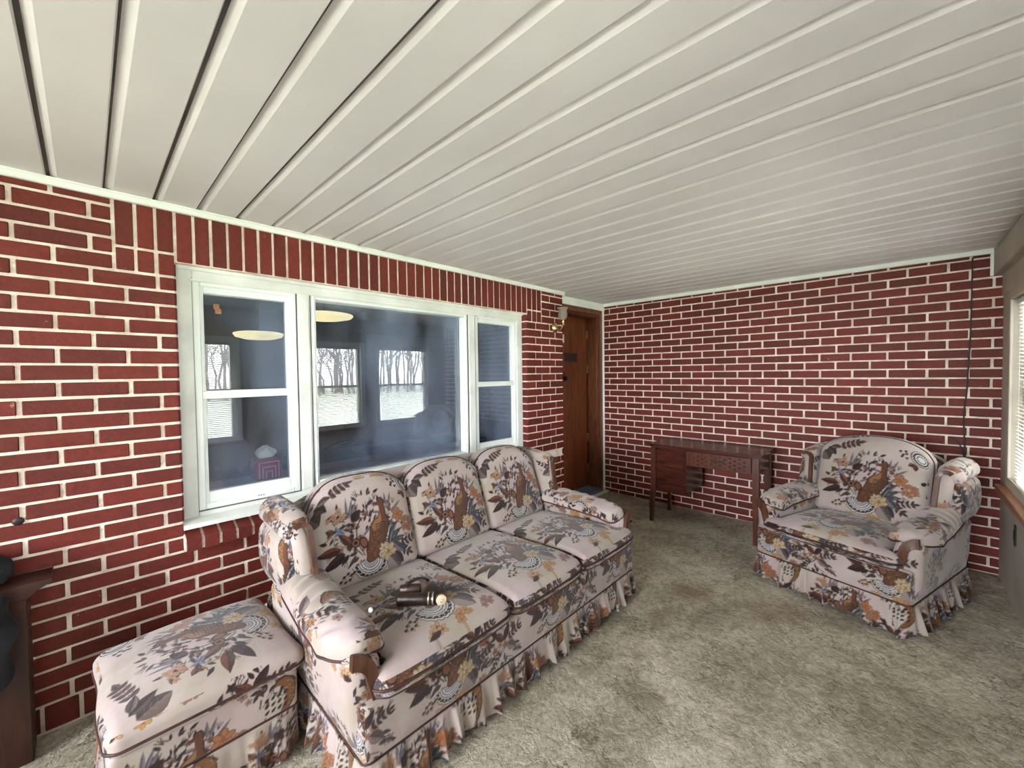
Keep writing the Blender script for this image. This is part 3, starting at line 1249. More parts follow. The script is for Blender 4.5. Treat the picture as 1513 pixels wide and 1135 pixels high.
def filler(c, ox, oy, s, n=120, rx=.20, ry=.16, seed=5):
    """small printed leaves, twigs and blossoms packed round the bouquet"""
    g = np.random.default_rng(seed)
    cols = [RUST, MAR, GRY, (128, 112, 104), OCH, (150, 128, 116), (118, 84, 66), (140, 138, 150), (92, 64, 52)]
    for i in range(n):
        a = g.uniform(0, 6.283)
        r = g.uniform(.1, 1) ** .6
        x, y = ox + rx * s * r * math.cos(a), oy - .01 + ry * s * r * math.sin(a)
        k = g.integers(0, 5)
        col = cols[g.integers(0, len(cols))]
        L_ = g.uniform(.018, .042) * s
        b_ = a + g.normal(0, .6)
        if k < 2:
            c.leaf((x, y), (x + L_ * math.cos(b_), y + L_ * math.sin(b_)), L_ * .4, col, DK)
        elif k == 2:
            c.flower((x, y), L_ * .38, 5, cols[4 + g.integers(0, 3)], (96, 62, 48))
        elif k == 3:
            for q in (-.35, 0, .35):
                c.line([(x, y), (x + L_ * math.cos(b_ + q), y + L_ * math.sin(b_ + q))], .0016, SLA if i % 2 else DK)
        else:
            c.line([(x, y), (x + L_ * math.cos(b_), y + L_ * math.sin(b_))], .0014, DK)
            for q in range(4):
                f = (q + 1) / 4.0
                c.ell((x + L_ * f * math.cos(b_) + .003, y + L_ * f * math.sin(b_)), .0032, .0022, b_, col)


def bouquet(c, ox, oy, corner=True, s=1.0):
    def q(x, y):
        a, b_ = T(x, y)
        return (ox + a * s, oy + b_ * s)
    filler(c, ox, oy, s, 170)
    # feathers and pale sprays behind
    for (a, b_) in (((300, 640), (295, 505)), ((310, 640), (345, 500)), ((320, 640), (372, 520)), ((600, 560), (590, 460)), ((615, 560), (640, 450)),
                    ((640, 600), (720, 490)), ((560, 600), (455, 600)), ((470, 690), (400, 770))):
        c.leaf(q(*a), q(*b_), .012, (140, 134, 137), (110, 100, 112))
    for (x, y) in ((410, 590), (440, 560), (460, 610), (420, 640), (455, 650), (480, 590), (495, 630), (430, 700)):
        c.leaf(q(x, y + 20), q(x + 18, y - 12), .009, (110, 84, 88), DK)
    c.line([q(470, 680), q(455, 620), q(440, 530)], .0015, DK)
    # left flowers, blossom cluster
    for (x, y, r) in ((205, 615, .016), (240, 590, .016), (262, 628, .018), (222, 650, .014), (165, 630, .012)):
        c.flower(q(x, y), r, 5, (164, 134, 110), (150, 96, 60), (150, 112, 96))
    for (x1, y1) in ((215, 680), (270, 700), (240, 760), (205, 740), (280, 740)):
        c.leaf(q(238, 722), q(x1, y1), .017, (147, 150, 166), (118, 122, 150))
    c.leaf(q(205, 725), q(150, 690), .026, ORG)
    c.leaf(q(160, 740), q(200, 705), .020, OCH)
    # stems
    c.line([q(360, 850), q(310, 830), q(210, 800), q(190, 740)], .0025, (120, 80, 50))
    c.line([q(400, 880), q(330, 820), q(330, 690), q(380, 610)], .0035, DK)
    c.line([q(408, 880), q(345, 800), q(350, 700), q(392, 620)], .0028, WHT)
    c.line([q(415, 880), q(360, 800), q(365, 700), q(400, 640)], .0035, DK)
    # leaves to the left
    c.leaf(q(250, 832), q(85, 848), .040, RUST, DK)
    c.leaf(q(275, 862), q(128, 962), .040, MAR, DK)
    c.leaf(q(325, 815), q(235, 735), .034, ORG, DK)
    c.leaf(q(330, 665), q(395, 585), .040, MAR, DK)
    c.leaf(q(300, 870), q(250, 930), .018, SLA, DK)
    for (a, b_) in (((350, 880), (290, 960)), ((370, 890), (320, 930)), ((360, 860), (300, 880))):
        c.leaf(q(*a), q(*b_), .014, GRY, SLA)
    c.ell(q(352, 800), .022, .020, 0, DK)
    c.ell(q(352, 800), .017, .015, 0, (150, 100, 70))
    c.ell(q(352, 800), .009, .008, 0, DK)
    c.ell(q(410, 800), .020, .026, .3, DK)
    c.ell(q(410, 800), .015, .020, .3, (132, 84, 54))
    # slate plumes on the right
    for i, (x1, y1) in enumerate(((640, 640), (690, 650), (720, 700), (740, 760), (700, 790), (650, 700))):
        c.leaf(q(590, 860), q(x1, y1), .030, BLU if i % 2 else (134, 136, 148), SLA, SLA, bend=.10)
        c.line([q(590, 850), q(x1 - 30, y1 + 25)], .005, SLA)
    # flowers on the right
    c.flower(q(690, 610), .034, 6, (163, 113, 70), (150, 84, 44))
    for (x, y, r) in ((740, 640, .020), (780, 630, .020), (805, 665, .020), (760, 690, .020), (735, 700, .018), (800, 620, .014), (780, 710, .014)):
        c.flower(q(x, y), r, 5, (158, 116, 83), (130, 74, 44))
    c.sprig(q(690, 830), q(815, 770), 4, .014, (104, 66, 62))
    c.sprig(q(700, 850), q(765, 880), 2, .014, (96, 60, 64))
    c.leaf(q(640, 810), q(740, 880), .036, (120, 118, 131), SLA)
    # zebra plume beside the bird
    c.poly([q(600, 660), q(612, 720), q(590, 790), q(560, 860), q(545, 920), q(525, 880), q(545, 800), q(585, 720)], WHT)
    for i in range(9):
        f = i / 8.0
        x, y = 600 - 60 * f, 690 + 210 * f
        c.line([q(x - 16, y + 8), q(x + 14, y - 6)], .0030, DK)
    # fan tail
    fx, fy = 452, 905
    for (r, col) in ((1.03, DK), (1.0, WHT), (.91, DK), (.77, WHT), (.70, (70, 66, 84)), (.66, WHT), (.57, SLA), (.53, WHT), (.44, (96, 98, 124)),
                     (.40, (164, 166, 177)), (.30, (120, 110, 120)), (.26, CRM)):
        pts = [q(fx, fy - 10)]
        for i in range(25):
            a = math.radians(158 - i * (150 / 24.0))
            wob = 1 + .035 * math.cos(i * math.pi * .75) * (r > .5)
            pts.append(q(fx + 128 * r * wob * math.cos(a) * 1.05, fy + 140 * r * wob * math.sin(a)))
        c.poly(pts, col)
    for i in range(17):
        a = math.radians(154 - i * (142 / 16.0))
        c.ell(q(fx + 134 * .835 * math.cos(a), fy + 140 * .835 * math.sin(a)), .0034, .0034, 0, WHT if i % 2 else DK)
    # the bird
    body = [(560, 493), (578, 508), (584, 560), (588, 610), (612, 655), (604, 722), (570, 800), (530, 862), (505, 905), (470, 928), (445, 935), (424, 918),
            (430, 850), (452, 770), (462, 700), (490, 655), (530, 632), (544, 590), (538, 552), (516, 552), (504, 545), (530, 530), (538, 506)]
    c.poly([q(*p) for p in body], (44, 24, 16))
    cx = sum(p[0] for p in body) / len(body)
    cy = sum(p[1] for p in body) / len(body)
    c.poly([q(cx + (x - cx) * .93, cy + (y - cy) * .97) for x, y in body], (104, 64, 34))
    c.poly([q(*p) for p in ((500, 660), (530, 640), (548, 600), (556, 650), (530, 720), (490, 730), (476, 700))], (146, 112, 74))
    for i in range(9):
        y = 680 + i * 16
        c.line([q(506, y + 8), q(535, y - 2), q(566, y - 12), q(592, y - 6)], .0032, (56, 30, 18))
        c.line([q(508, y + 14), q(536, y + 5), q(566, y - 4)], .0016, (134, 105, 70))
    rg = np.random.default_rng(3)
    for i in range(70):
        x = rg.uniform(436, 545)
        y = rg.uniform(730, 915)
        if x - 440 < (925 - y) * .55 + 60 and x > 435 + (860 - y) * .18:
            c.ell(q(x, y), .0024, .0018, 0, (144, 120, 80) if i % 3 else (66, 36, 20))
    c.ell(q(560, 517), .0045, .004, 0, (40, 24, 20))
    c.ell(q(560, 517), .0018, .0018, 0, WHT)
    c.line([q(531, 534), q(508, 546)], .004, (60, 40, 30))
    # lower right: cream rose, grey leaf
    c.flower(q(592, 868), .042, 7, (180, 163, 128), (150, 110, 70), (128, 96, 80))
    c.flower(q(560, 845), .024, 6, (185, 171, 144), (150, 110, 70), (110, 90, 80))
    c.leaf(q(600, 900), q(700, 1005), .078, (150, 136, 134), (76, 62, 68), (156, 148, 144))
    c.leaf(q(650, 870), q(718, 955), .034, (96, 76, 82), DK)
    # underneath
    for (x, y, r) in ((560, 1045, .026), (605, 1030, .022), (548, 1085, .020), (630, 1040, .014)):
        c.flower(q(x, y), r, 5, (174, 140, 89), (150, 96, 50), (120, 80, 50))
    for (x, y, r) in ((400, 1085, .024), (430, 1105, .020), (375, 1110, .018)):
        c.flower(q(x, y), r, 4, (180, 152, 112), (120, 60, 40), (120, 76, 60))
    c.leaf(q(420, 1110), q(350, 1150), .022, MAR, DK)
    for (x, y, r) in ((760, 990, .018), (790, 1010, .018), (740, 1030, .016), (780, 970, .014), (815, 985, .012)):
        c.flower(q(x, y), r, 5, (152, 116, 100), (130, 80, 60))
    for (x, y) in ((260, 1010), (285, 990), (300, 1030), (270, 1045), (240, 1040), (310, 1000), (330, 985)):
        c.leaf(q(x, y + 10), q(x + 16, y - 10), .014, (88, 64, 66), DK)
        c.ell(q(x + 14, y + 10), .006, .006, 0, (164, 140, 112))
    if corner:
        # top left grey leaf with a sprig, top right scallop
        c.leaf(q(30, 500), q(110, 620), .075, (112, 94, 88), (58, 44, 42), (136, 121, 112))
        c.leaf(q(70, 470), q(160, 560), .040, (92, 74, 72), DK)
        c.leaf(q(90, 470), q(190, 480), .030, (128, 112, 108), DK)
        c.sprig(q(170, 480), q(310, 405), 4, .020, (116, 82, 70))
        for (r, col) in ((62, DK), (57, WHT), (49, DK), (38, WHT), (28, SLA), (22, WHT)):
            c.ell(q(775, 320), r / 1550. * 1.2, r / 1550. * 1.2, 0, col)
        for (x, y) in ((625, 350), (650, 370), (670, 350), (645, 390), (680, 385), (660, 330)):
            c.leaf(q(x, y + 8), q(x + 14, y - 10), .013, (106, 74, 60), DK)
        c.leaf(q(745, 400), q(710, 445), .024, OCH, DK)
        c.leaf(q(750, 400), q(760, 460), .026, RUST, DK)
        c.leaf(q(820, 560), q(860, 520), .024, MAR, DK)
    else:
        pass


MOT = Cloth(0.60, 0.56, False)
bouquet(MOT, 0.30, 0.28)
MOT.blur(2)
TIL = Cloth(0.60, 0.50, True)
bouquet(TIL, 0.20, 0.20, corner=False, s=.78)


def small_spray(c, x, y, s=1.0):
    c.leaf((x, y), (x + .05 * s, y + .07 * s), .034 * s, MAR, DK)
    c.leaf((x, y), (x - .06 * s, y + .05 * s), .034 * s, RUST, DK)
    for i in range(4):
        c.line([(x + .004 * i, y), (x - .02 + .006 * i, y - .04), (x - .05 + .008 * i, y - .06)], .003, DK if i % 2 else WHT)
    for i in range(4):
        c.flower((x - .05 + .03 * i, y - .02 + .012 * (i % 2)), .018 * s, 5, (168, 134, 96) if i % 2 else (146, 104, 78), (86, 52, 34))
    c.sprig((x + .02, y), (x + .11 * s, y + .02), 4, .013 * s, (92, 60, 58))
    c.sprig((x - .02, y - .03), (x - .07 * s, y - .11 * s), 4, .013 * s, (92, 60, 58))
    c.leaf((x + .02, y - .02), (x + .09 * s, y - .07 * s), .05 * s, (140, 122, 120), (70, 56, 62))


filler(TIL, .48, .38, 1.0, 60, .12, .10, 8)
filler(TIL, .47, .10, 1.0, 50, .11, .09, 9)
small_spray(TIL, .50, .42, 1.0)
small_spray(TIL, .46, .12, .8)
# a second bird, curved
c = TIL
bx, by = .52, .27
pts = [(bx - .03, by + .055), (bx - .005, by + .06), (bx + .02, by + .045), (bx + .034, by + .01), (bx + .026, by - .035), (bx, by - .075), (bx - .035, by - .1),
       (bx - .02, by - .06), (bx - .004, by - .02), (bx - .004, by + .015), (bx - .018, by + .03), (bx - .035, by + .036), (bx - .05, by + .03)]
c.poly(pts, (48, 26, 18))
mx_, my_ = bx - .006, by - .01
c.poly([(mx_ + (p[0] - mx_) * .88, my_ + (p[1] - my_) * .93) for p in pts], (122, 82, 42))
for i in range(22):
    c.ell((bx + .012 + .012 * math.cos(i), by - .06 + .0045 * i), .0026, .002, 0, (180, 150, 94))
for i in range(12):
    a, b_ = bx - .07 + .02 * (i % 4), by - .05 + .022 * (i // 4)
    c.leaf((a, b_), (a + .012, b_ + .012), .009, (112, 60, 54), DK)
TIL.blur(2)


def tile_col(off=(0.0, 0.0), rot=0):
    def f(face, P):
        if face in (0, 1):
            a, b_ = P[:, 0], P[:, 1]
        elif face in (2, 3):
            a, b_ = P[:, 0], P[:, 2]
        else:
            a, b_ = P[:, 1], P[:, 2]
        if rot:
            a, b_ = b_, -a
        return TIL.sample(a + off[0], b_ + off[1])
    return f


def motif_col(mface, cen, flip=False, off=(0, 0), rot=0, sc=1.0):
    tc_ = tile_col(off)

    def f(face, P):
        if face != mface:
            return tc_(face, P)
        if mface in (0, 1):
            a, b_ = P[:, 0] - cen[0], P[:, 1] - cen[1]
        elif mface in (2, 3):
            a, b_ = P[:, 0] - cen[0], P[:, 2] - cen[2]
        else:
            a, b_ = P[:, 1] - cen[1], P[:, 2] - cen[2]
        if flip:
            a = -a
        if rot == 90:
            a, b_ = b_, -a
        elif rot == -90:
            a, b_ = -b_, a
        return MOT.sample(a / sc + .30, b_ / sc + .28)
    return f


# ------------------------------------------------------------------ rounded soft boxes
def rmap(Q, c, h, r):
    """Q in [-1,1]^3 on the cube surface -> rounded box"""
    P = Q * h
    core = np.clip(P, -(h - r), h - r)
    d = P - core
    L_ = np.linalg.norm(d, axis=1)[:, None]
    return c + core + d / np.maximum(L_, 1e-9) * np.minimum(r, 1e9) * (L_ > 1e-9)


def soft_box(mb, c, h, r, res, colf, deform=None, mi=0):
    """faces: 0 bottom, 1 top, 2 front(-y), 3 back, 4 left(-x), 5 right"""
    c, h = np.array(c, float), np.array(h, float)
    r = min(r, h.min() * .999)
    n = [max(3, int(math.ceil(2 * q / res))) for q in h]

    def ticks(k):
        return np.linspace(-1, 1, n[k] + 1)
    Vs, Cs, Fs = [], [], []
    cnt = 0
    spec = [(0, 1, 2, -1), (0, 1, 2, 1), (0, 2, 1, -1), (0, 2, 1, 1), (1, 2, 0, -1), (1, 2, 0, 1)]
    for face, (ua, va, wa, sg) in enumerate(spec):
        U, Vv = np.meshgrid(ticks(ua), ticks(va), indexing='ij')
        Q = np.zeros(U.shape + (3,))
        Q[..., ua] = U
        Q[..., va] = Vv
        Q[..., wa] = sg
        Q = Q.reshape(-1, 3)
        P0 = c + Q * h
        P = rmap(Q, c, h, r)
        if deform is not None:
            P = deform(P, (P - c) / h)
        Vs.append(P)
        Cs.append(colf(face, P0))
        a, b_ = U.shape
        idx = np.arange(a * b_).reshape(a, b_) + cnt
        q = np.stack([idx[:-1, :-1], idx[1:, :-1], idx[1:, 1:], idx[:-1, 1:]], -1).reshape(-1, 4)
        flip = (sg < 0)
        if (ua, va, wa) == (0, 2, 1):
            flip = not flip
        if flip:
            q = q[:, ::-1]
        Fs.append(q)
        cnt += a * b_
    V = np.concatenate(Vs)
    Cc = np.concatenate(Cs)
    F = np.concatenate(Fs)
    key = np.round(V, 5)
    u, first, inv = np.unique(key, axis=0, return_index=True, return_inverse=True)
    inv = inv.ravel()
    V2, C2 = V[first], Cc[first]
    F2 = inv[F]
    ok = np.ones(len(F2), bool)
    for i in range(4):
        ok &= F2[:, i] != F2[:, (i + 1) % 4]
    F2 = F2[ok]
    mb.add(V2, F2.tolist(), mi, C2, True)


def loop_on(c, h, r, level, deform, n=44, axis=2, out=0.0):
    """closed line round the box at a given level of one axis (-1..1)"""
    t = np.linspace(-1, 1, n, endpoint=False)
    o1, o2 = [k for k in (0, 1, 2) if k != axis]
    Q = []
    for a, b_ in [(t, -np.ones(n)), (np.ones(n), t), (-t, np.ones(n)), (-np.ones(n), -t)]:
        q = np.zeros((n, 3))
        q[:, o1] = a
        q[:, o2] = b_
        q[:, axis] = level
        Q.append(q)
    Q = np.concatenate(Q)
    c, h = np.array(c, float), np.array(h, float)
    r = min(r, h.min() * .999)
    P = rmap(Q, c, h, r)
    nn_ = (P - c) / h
    if deform is not None:
        P = deform(P, nn_)
    # drop near duplicates
    keep = [0]
    for i in range(1, len(P)):
        if np.linalg.norm(P[i] - P[keep[-1]]) > .004:
            keep.append(i)
    return P[keep]


def sst(a, b_, x):
    t = np.clip((x - a) / (b_ - a), 0, 1)
    return t * t * (3 - 2 * t)


def ruffle(mb, path, z0, z1, amp, period, off, flare=.03, seed=0):
    """pleated skirt hanging along a path of (x, y, nx, ny)"""
    rg = np.random.default_rng(seed)
    P = np.array(path, float)
    seg = np.hypot(np.diff(P[:, 0]), np.diff(P[:, 1]))
    L_ = np.concatenate([[0], np.cumsum(seg)])
    res = .004
    s_ = np.arange(0, L_[-1], res)
    X = np.interp(s_, L_, P[:, 0])
    Y = np.interp(s_, L_, P[:, 1])
    NX = np.interp(s_, L_, P[:, 2])
    NY = np.interp(s_, L_, P[:, 3])
    ph = np.cumsum(rg.uniform(.55, 1.5, len(s_) // 20 + 3))
    phs = np.interp(s_, np.arange(len(ph)) * res * 20, ph) * 2 * math.pi * .08 / period
    hem = z0 + .012 * np.sin(phs * .37 + 1) + .006 * np.sin(phs * 1.3)
    nz = 30
    V, Cc = [], []
    for j in range(nz + 1):
        f = j / nz
        fold = np.sin(phs) + .35 * np.sin(2.3 * phs + 1.2)
        d = amp * fold * (f ** .75) + flare * f + .004
        zz = z1 + (np.maximum(hem, .002) - z1) * f
        side = .35 * amp * np.cos(phs) * f
        V.append(np.stack([X + NX * d - NY * side, Y + NY * d + NX * side, zz], 1))
        Cc.append(TIL.sample(s_ * 1.15 + off[0], zz * 1.15 + off[1]))
    n = len(s_)
    V = np.concatenate(V)
    Cc = np.concatenate(Cc)
    # inner layer for thickness
    idx = np.arange((nz + 1) * n).reshape(nz + 1, n)
    q = np.stack([idx[:-1, :-1], idx[:-1, 1:], idx[1:, 1:], idx[1:, :-1]], -1).reshape(-1, 4)
    V2 = V.copy()
    NXX, NYY = np.tile(NX, nz + 1), np.tile(NY, nz + 1)
    V2[:, 0] -= NXX * .003
    V2[:, 1] -= NYY * .003
    m = len(V)
    rim = [(idx[-1, i], idx[-1, i + 1], idx[-1, i + 1] + m, idx[-1, i] + m) for i in range(n - 1)]
    F = q[:, ::-1].tolist() + (q + m).tolist() + rim
    mb.add(np.concatenate([V, V2]), F, 0, np.concatenate([Cc, Cc * .9]), True)


def rect_path(x0, x1, y0, y1, r=.03):
    """from back left, round the front, to back right, with outward normals"""
    pts = [(x0, y1, -1, 0), (x0, y0 + r, -1, 0)]
    for i in range(1, 6):
        a = math.pi + i * math.pi / 12
        pts.append((x0 + r + r * math.cos(a), y0 + r + r * math.sin(a), math.cos(a), math.sin(a)))
    pts.append((x0 + r, y0, 0, -1))
    pts.append((x1 - r, y0, 0, -1))
    for i in range(1, 6):
        a = 1.5 * math.pi + i * math.pi / 12
        pts.append((x1 - r + r * math.cos(a), y0 + r + r * math.sin(a), math.cos(a), math.sin(a)))
    pts += [(x1, y0 + r, 1, 0), (x1, y1, 1, 0)]
    return pts


def strip(mb, pts, w, t, wdir, mi=0):
    """flat bar of width w (along wdir-ish) and thickness t following pts"""
    P = np.asarray(pts, float)
    T_ = np.gradient(P, axis=0)
    T_ /= np.linalg.norm(T_, axis=1)[:, None]
    nrm = np.array(wdir, float)
    V = []
    ws = np.ones(len(P)) * w if np.isscalar(w) else np.asarray(w)
    for i in range(len(P)):
        side = np.cross(T_[i], nrm)
        side /= np.linalg.norm(side)
        for (a, b_) in ((-1, -.6), (-.8, -1), (.8, -1), (1, -.6), (1, 1), (-1, 1)):
            V.append(P[i] + side * a * ws[i] / 2 - nrm * b_ * t / 2 * -1)
    F = []
    n = 6
    for i in range(len(P) - 1):
        for k in range(n):
            l = (k + 1) % n
            F.append((i * n + k, i * n + l, i * n + n + l, i * n + n + k))
    F.append(tuple(range(n))[::-1])
    F.append(tuple((len(P) - 1) * n + k for k in range(n)))
    mb.add(V, F, mi, smooth=False)


# ------------------------------------------------------------------ wing-back seating
def seating(root, hi, ncush, seams, res, seat_top=.455, back_top=.885, depth=.98, prefix=0, btilt=.17, bd=.60, hem=.045):
    """local frame: x across (0 = centre), y = depth from the front rail backwards, z up; hi = inner half width"""
    ho = hi + .10
    # body -------------------------------------------------------------
    m_ = MB()

    def dbase(P, n):
        P = P.copy()
        P[:, 1] -= .012 * (1 - n[:, 0] ** 2) * np.clip(-n[:, 1], 0, 1) * (1 - n[:, 2] ** 2)
        return P
    soft_box(m_, (0, depth / 2, .262), (ho, depth / 2, .092), .022, res, tile_col((.13 + prefix, .33)), dbase)
    m_.build('seat_base', 'fabric', root)
    ob = root.children[-1]
    m_ = MB()
    m_.tube(loop_on((0, depth / 2, .262), (ho, depth / 2, .092), .022, -.93, dbase, 60), .0055, 6, True)
    m_.build('piping', 'piping', ob)
    # skirt ------------------------------------------------------------
    m_ = MB()
    ruffle(m_, rect_path(-ho, ho, 0.0, depth), hem, .176, .015, .10, (prefix + .1, .10), .024, seed=int(prefix * 100) + 4)
    m_.build('ruffled_skirt', 'fabric', root)
    for sx in (-1, 1):
        for y in (.07, depth - .07):
            m_ = MB()
            x = sx * (ho - .07)
            m_.lathe([(0, 0), (.018, 0), (.022, .03), (.03, .12), (.032, .178), (0, .178)], x, y, 0, 12)
            m_.build('leg', 'scroll', root, 'short turned brown wooden leg')
    # back frame --------------------------------------------------------
    m_ = MB()

    def dfr(P, n):
        P = P.copy()
        up = np.clip((P[:, 2] - .30) / .5, 0, 1.2)
        P[:, 1] += btilt * .55 * up
        P[:, 2] -= np.where(n[:, 2] > 0, .10 * np.abs(n[:, 0]) ** 4 * np.clip(n[:, 2], 0, 1), 0)
        return P
    soft_box(m_, (0, .82, .52), (hi + .02, .06, .33), .04, res * 1.6, tile_col((.5, .1 + prefix)), dfr)
    m_.build('back_frame', 'fabric', root)
    # seat cushions -------------------------------------------------------
    for i in range(ncush):
        x0, x1 = seams[i], seams[i + 1]
        cx_, hx = (x0 + x1) / 2, (x1 - x0) / 2 - .002
        first, last = i == 0, i == ncush - 1
        cen = (cx_, .33, seat_top - .058)
        h = (hx, .345, .050)

        def dseat(P, n, first=first, last=last, hx=hx):
            P = P.copy()
            top = np.clip(n[:, 2], 0, 1)
            crown = (1 - np.abs(n[:, 0]) ** 3) * (1 - np.abs(n[:, 1]) ** 3)
            P[:, 2] += .030 * top * crown
            # front lip rolls over and bulges
            fr = np.clip(-n[:, 1] - .55, 0, 1) / .45
            P[:, 2] -= .018 * fr ** 2 * (n[:, 2] > 0)
            P[:, 1] -= .018 * fr * (1 - n[:, 0] ** 4)
            P[:, 2] -= .028 * np.clip(n[:, 1] * .5 + .5, 0, 1)
            ear = .060 * sst(-.76, -.86, n[:, 1])
            if first:
                P[:, 0] -= ear * np.clip(-n[:, 0], 0, 1)
            if last:
                P[:, 0] += ear * np.clip(n[:, 0], 0, 1)
            return P
        m_ = MB()
        colf = motif_col(1, (cx_, .30, 0), off=(.17 * i + .3, .21))
        soft_box(m_, cen, h, .040, res, colf, dseat)
        so = m_.build('seat_cushion', 'fabric', root)
        m_ = MB()
        m_.tube(loop_on(cen, h, .040, -.10, dseat), .0052, 6, True)
        m_.tube(loop_on(cen, h, .040, -.80, dseat), .0040, 6, True)
        m_.build('piping', 'piping', so)
    # back cushions -------------------------------------------------------
    bse = np.linspace(-hi, hi, ncush + 1) if ncush > 1 else np.array([-hi, hi])
    for i in range(ncush):
        x0, x1 = bse[i], bse[i + 1]
        cx_, hx = (x0 + x1) / 2, (x1 - x0) / 2 + .004
        zt = back_top
        cen = (cx_, bd + .07, (seat_top - .03 + zt) / 2)
        h = (hx, .070, (zt - seat_top + .03) / 2)
        first, last = i == 0, i == ncush - 1

        def dback(P, n, first=first, last=last, cen=cen, h=h):
            P = P.copy()
            lx = n[:, 0]
            side = np.abs(lx) ** 2.6
            k = .085 * np.abs(lx) ** 3.2
            if first:
                k = np.where(lx < 0, .150 * np.abs(lx) ** 3.6, k)
            if last:
                k = np.where(lx > 0, .150 * np.abs(lx) ** 3.6, k)
            if first and last:
                k = .10 * np.abs(lx) ** 3
            up = np.clip(n[:, 2] * .5 + .5, 0, 1)
            P[:, 2] -= k * up ** 1.5
            # puffed front
            P[:, 1] -= .030 * np.clip(-n[:, 1], 0, 1) * (1 - lx ** 4) * (1 - np.abs(n[:, 2]) ** 4)
            # recline
            P[:, 1] += btilt * (P[:, 2] - (cen[2] - h[2])) / (2 * h[2])
            # head roll forward at the top
            P[:, 1] -= .012 * sst(.55, .95, n[:, 2])
            return P
        m_ = MB()
        colf = motif_col(2, (cx_, 0, cen[2] + .005), off=(.11 * i + .05, .4), sc=1.0 if ncush > 1 else 1.02)
        soft_box(m_, cen, h, .045, res, colf, dback)
        bo = m_.build('back_cushion', 'fabric', root)
        m_ = MB()
        m_.tube(loop_on(cen, h, .045, -.35, dback, axis=1), .0050, 6, True)
        m_.build('piping', 'piping', bo)
    # arms and wings, mirrored -----------------------------------------------
    for sg in (-1, 1):
        # side panel: bulging outwards
        m_ = MB()
        cen = np.array((sg * (hi + .050), .435, .340))
        h = np.array((.052, .385, .160))

        def dside(P, n, sg=sg):
            P = P.copy()
            outw = np.clip(n[:, 0] * sg, 0, 1)
            P[:, 0] += sg * .022 * outw * (1 - n[:, 2] ** 2)
            P[:, 0] += sg * .03 * np.clip(n[:, 2], 0, 1) ** 2
            P[:, 1] -= .014 * np.clip(-n[:, 1], 0, 1)
            return P
        soft_box(m_, cen, h, .04, res, tile_col((.27 + .2 * sg + prefix, .05)), dside)
        sp = m_.build('arm_panel', 'fabric', root)
        # scrolled wooden strip on the arm front
        w_ = MB()
        th = np.linspace(0, math.pi / 2, 12)
        ax_, az_ = hi + .118, .425
        arc = [(ax_ - .060 * math.sin(t_), az_ + .072 * math.cos(t_)) for t_ in th] + [(ax_ - .060 - .004 * k_, az_ - .018 * k_) for k_ in range(1, 8)]
        pts = np.array([(sg * x_, .038 - .010 * math.sin(i_ * .16), z_) for i_, (x_, z_) in enumerate(arc)])
        strip(w_, pts, np.linspace(.050, .026, len(arc)), .022, (0, -1, 0))
        w_.build('arm_scroll', 'scroll', sp, 'brown curved wooden strip on the arm front')
        # pillow-topped arm pad
        m_ = MB()
        cen = np.array((sg * (hi + .070), .350, .514))
        h = np.array((.093, .275, .033))

        def dpad(P, n, sg=sg):
            P = P.copy()
            out = n[:, 0] * sg
            P[:, 2] += .013 * np.clip(n[:, 2], 0, 1) * (1 - n[:, 0] ** 2)
            P[:, 2] += .026 * (n[:, 1] * .5 + .5)          # rises to the wing
            P[:, 1] += .105 * np.clip(out, 0, 1) ** 2 * np.clip(-n[:, 1], 0, 1)
            P[:, 2] -= .020 * np.clip(out, 0, 1) ** 2
            P[:, 2] -= .022 * np.clip(-out, 0, 1) ** 2
            P[:, 0] -= sg * .022 * np.clip(n[:, 1], 0, 1) * np.abs(out)
            P[:, 1] -= .022 * (1 - n[:, 0] ** 2) * np.clip(-n[:, 1], 0, 1)
            P[:, 2] -= .016 * np.clip(-n[:, 1] - .6, 0, 1) / .4
            # gathers radiating from the wing
            g = np.sin(n[:, 1] * 24 + out * 3) * .0050 * np.clip(n[:, 2], 0, 1) * np.clip(out + .6, 0, 1)
            P[:, 2] += g
            return P
        soft_box(m_, cen, h, .0325, res, tile_col((.33 + prefix + .15 * sg, .47 if sg < 0 else .30), rot=1), dpad)
        pad = m_.build('arm_pad', 'fabric', root)
        m_ = MB()
        m_.tube(loop_on(cen, h, .0325, -.45, dpad), .0055, 6, True)
        m_.build('piping', 'piping', pad)
        # wing: inner slab, outer lobe, rolled top
        m_ = MB()
        cen = np.array((sg * (hi + .036), .715, .625))
        h = np.array((.034, .175, .190))

        def dwing(P, n, sg=sg):
            P = P.copy()
            up = np.clip(n[:, 2], -1, 1)
            P[:, 0] += sg * (.026 * np.clip(up, 0, 1) ** 2.2)
            P[:, 0] += sg * .012 * (1 - up ** 2) * np.clip(n[:, 0] * sg, 0, 1)
            P[:, 1] += btilt * .45 * (up * .5 + .5) - .015 * np.clip(-n[:, 1], 0, 1)
            P[:, 2] -= .035 * np.clip(-n[:, 1], 0, 1) * np.clip(up, 0, 1)
            P[:, 0] += sg * .015 * np.clip(-n[:, 1], 0, 1)
            return P
        soft_box(m_, cen, h, .032, res, tile_col((.42 + prefix + .17 * sg, .18)), dwing)
        # rolled top, curling outwards
        c2 = np.array((sg * (hi + .078), .720, .778))
        h2 = np.array((.056, .175, .052))

        def droll(P, n, sg=sg):
            P = P.copy()
            P[:, 1] += btilt * .40 - .012 * np.clip(-n[:, 1], 0, 1)
            P[:, 2] -= .022 * np.clip(-n[:, 1], 0, 1)
            P[:, 2] -= .012 * n[:, 0] * sg
            return P
        soft_box(m_, c2, h2, .051, res, tile_col((.02 + prefix, .47 + .1 * sg), rot=1), droll)
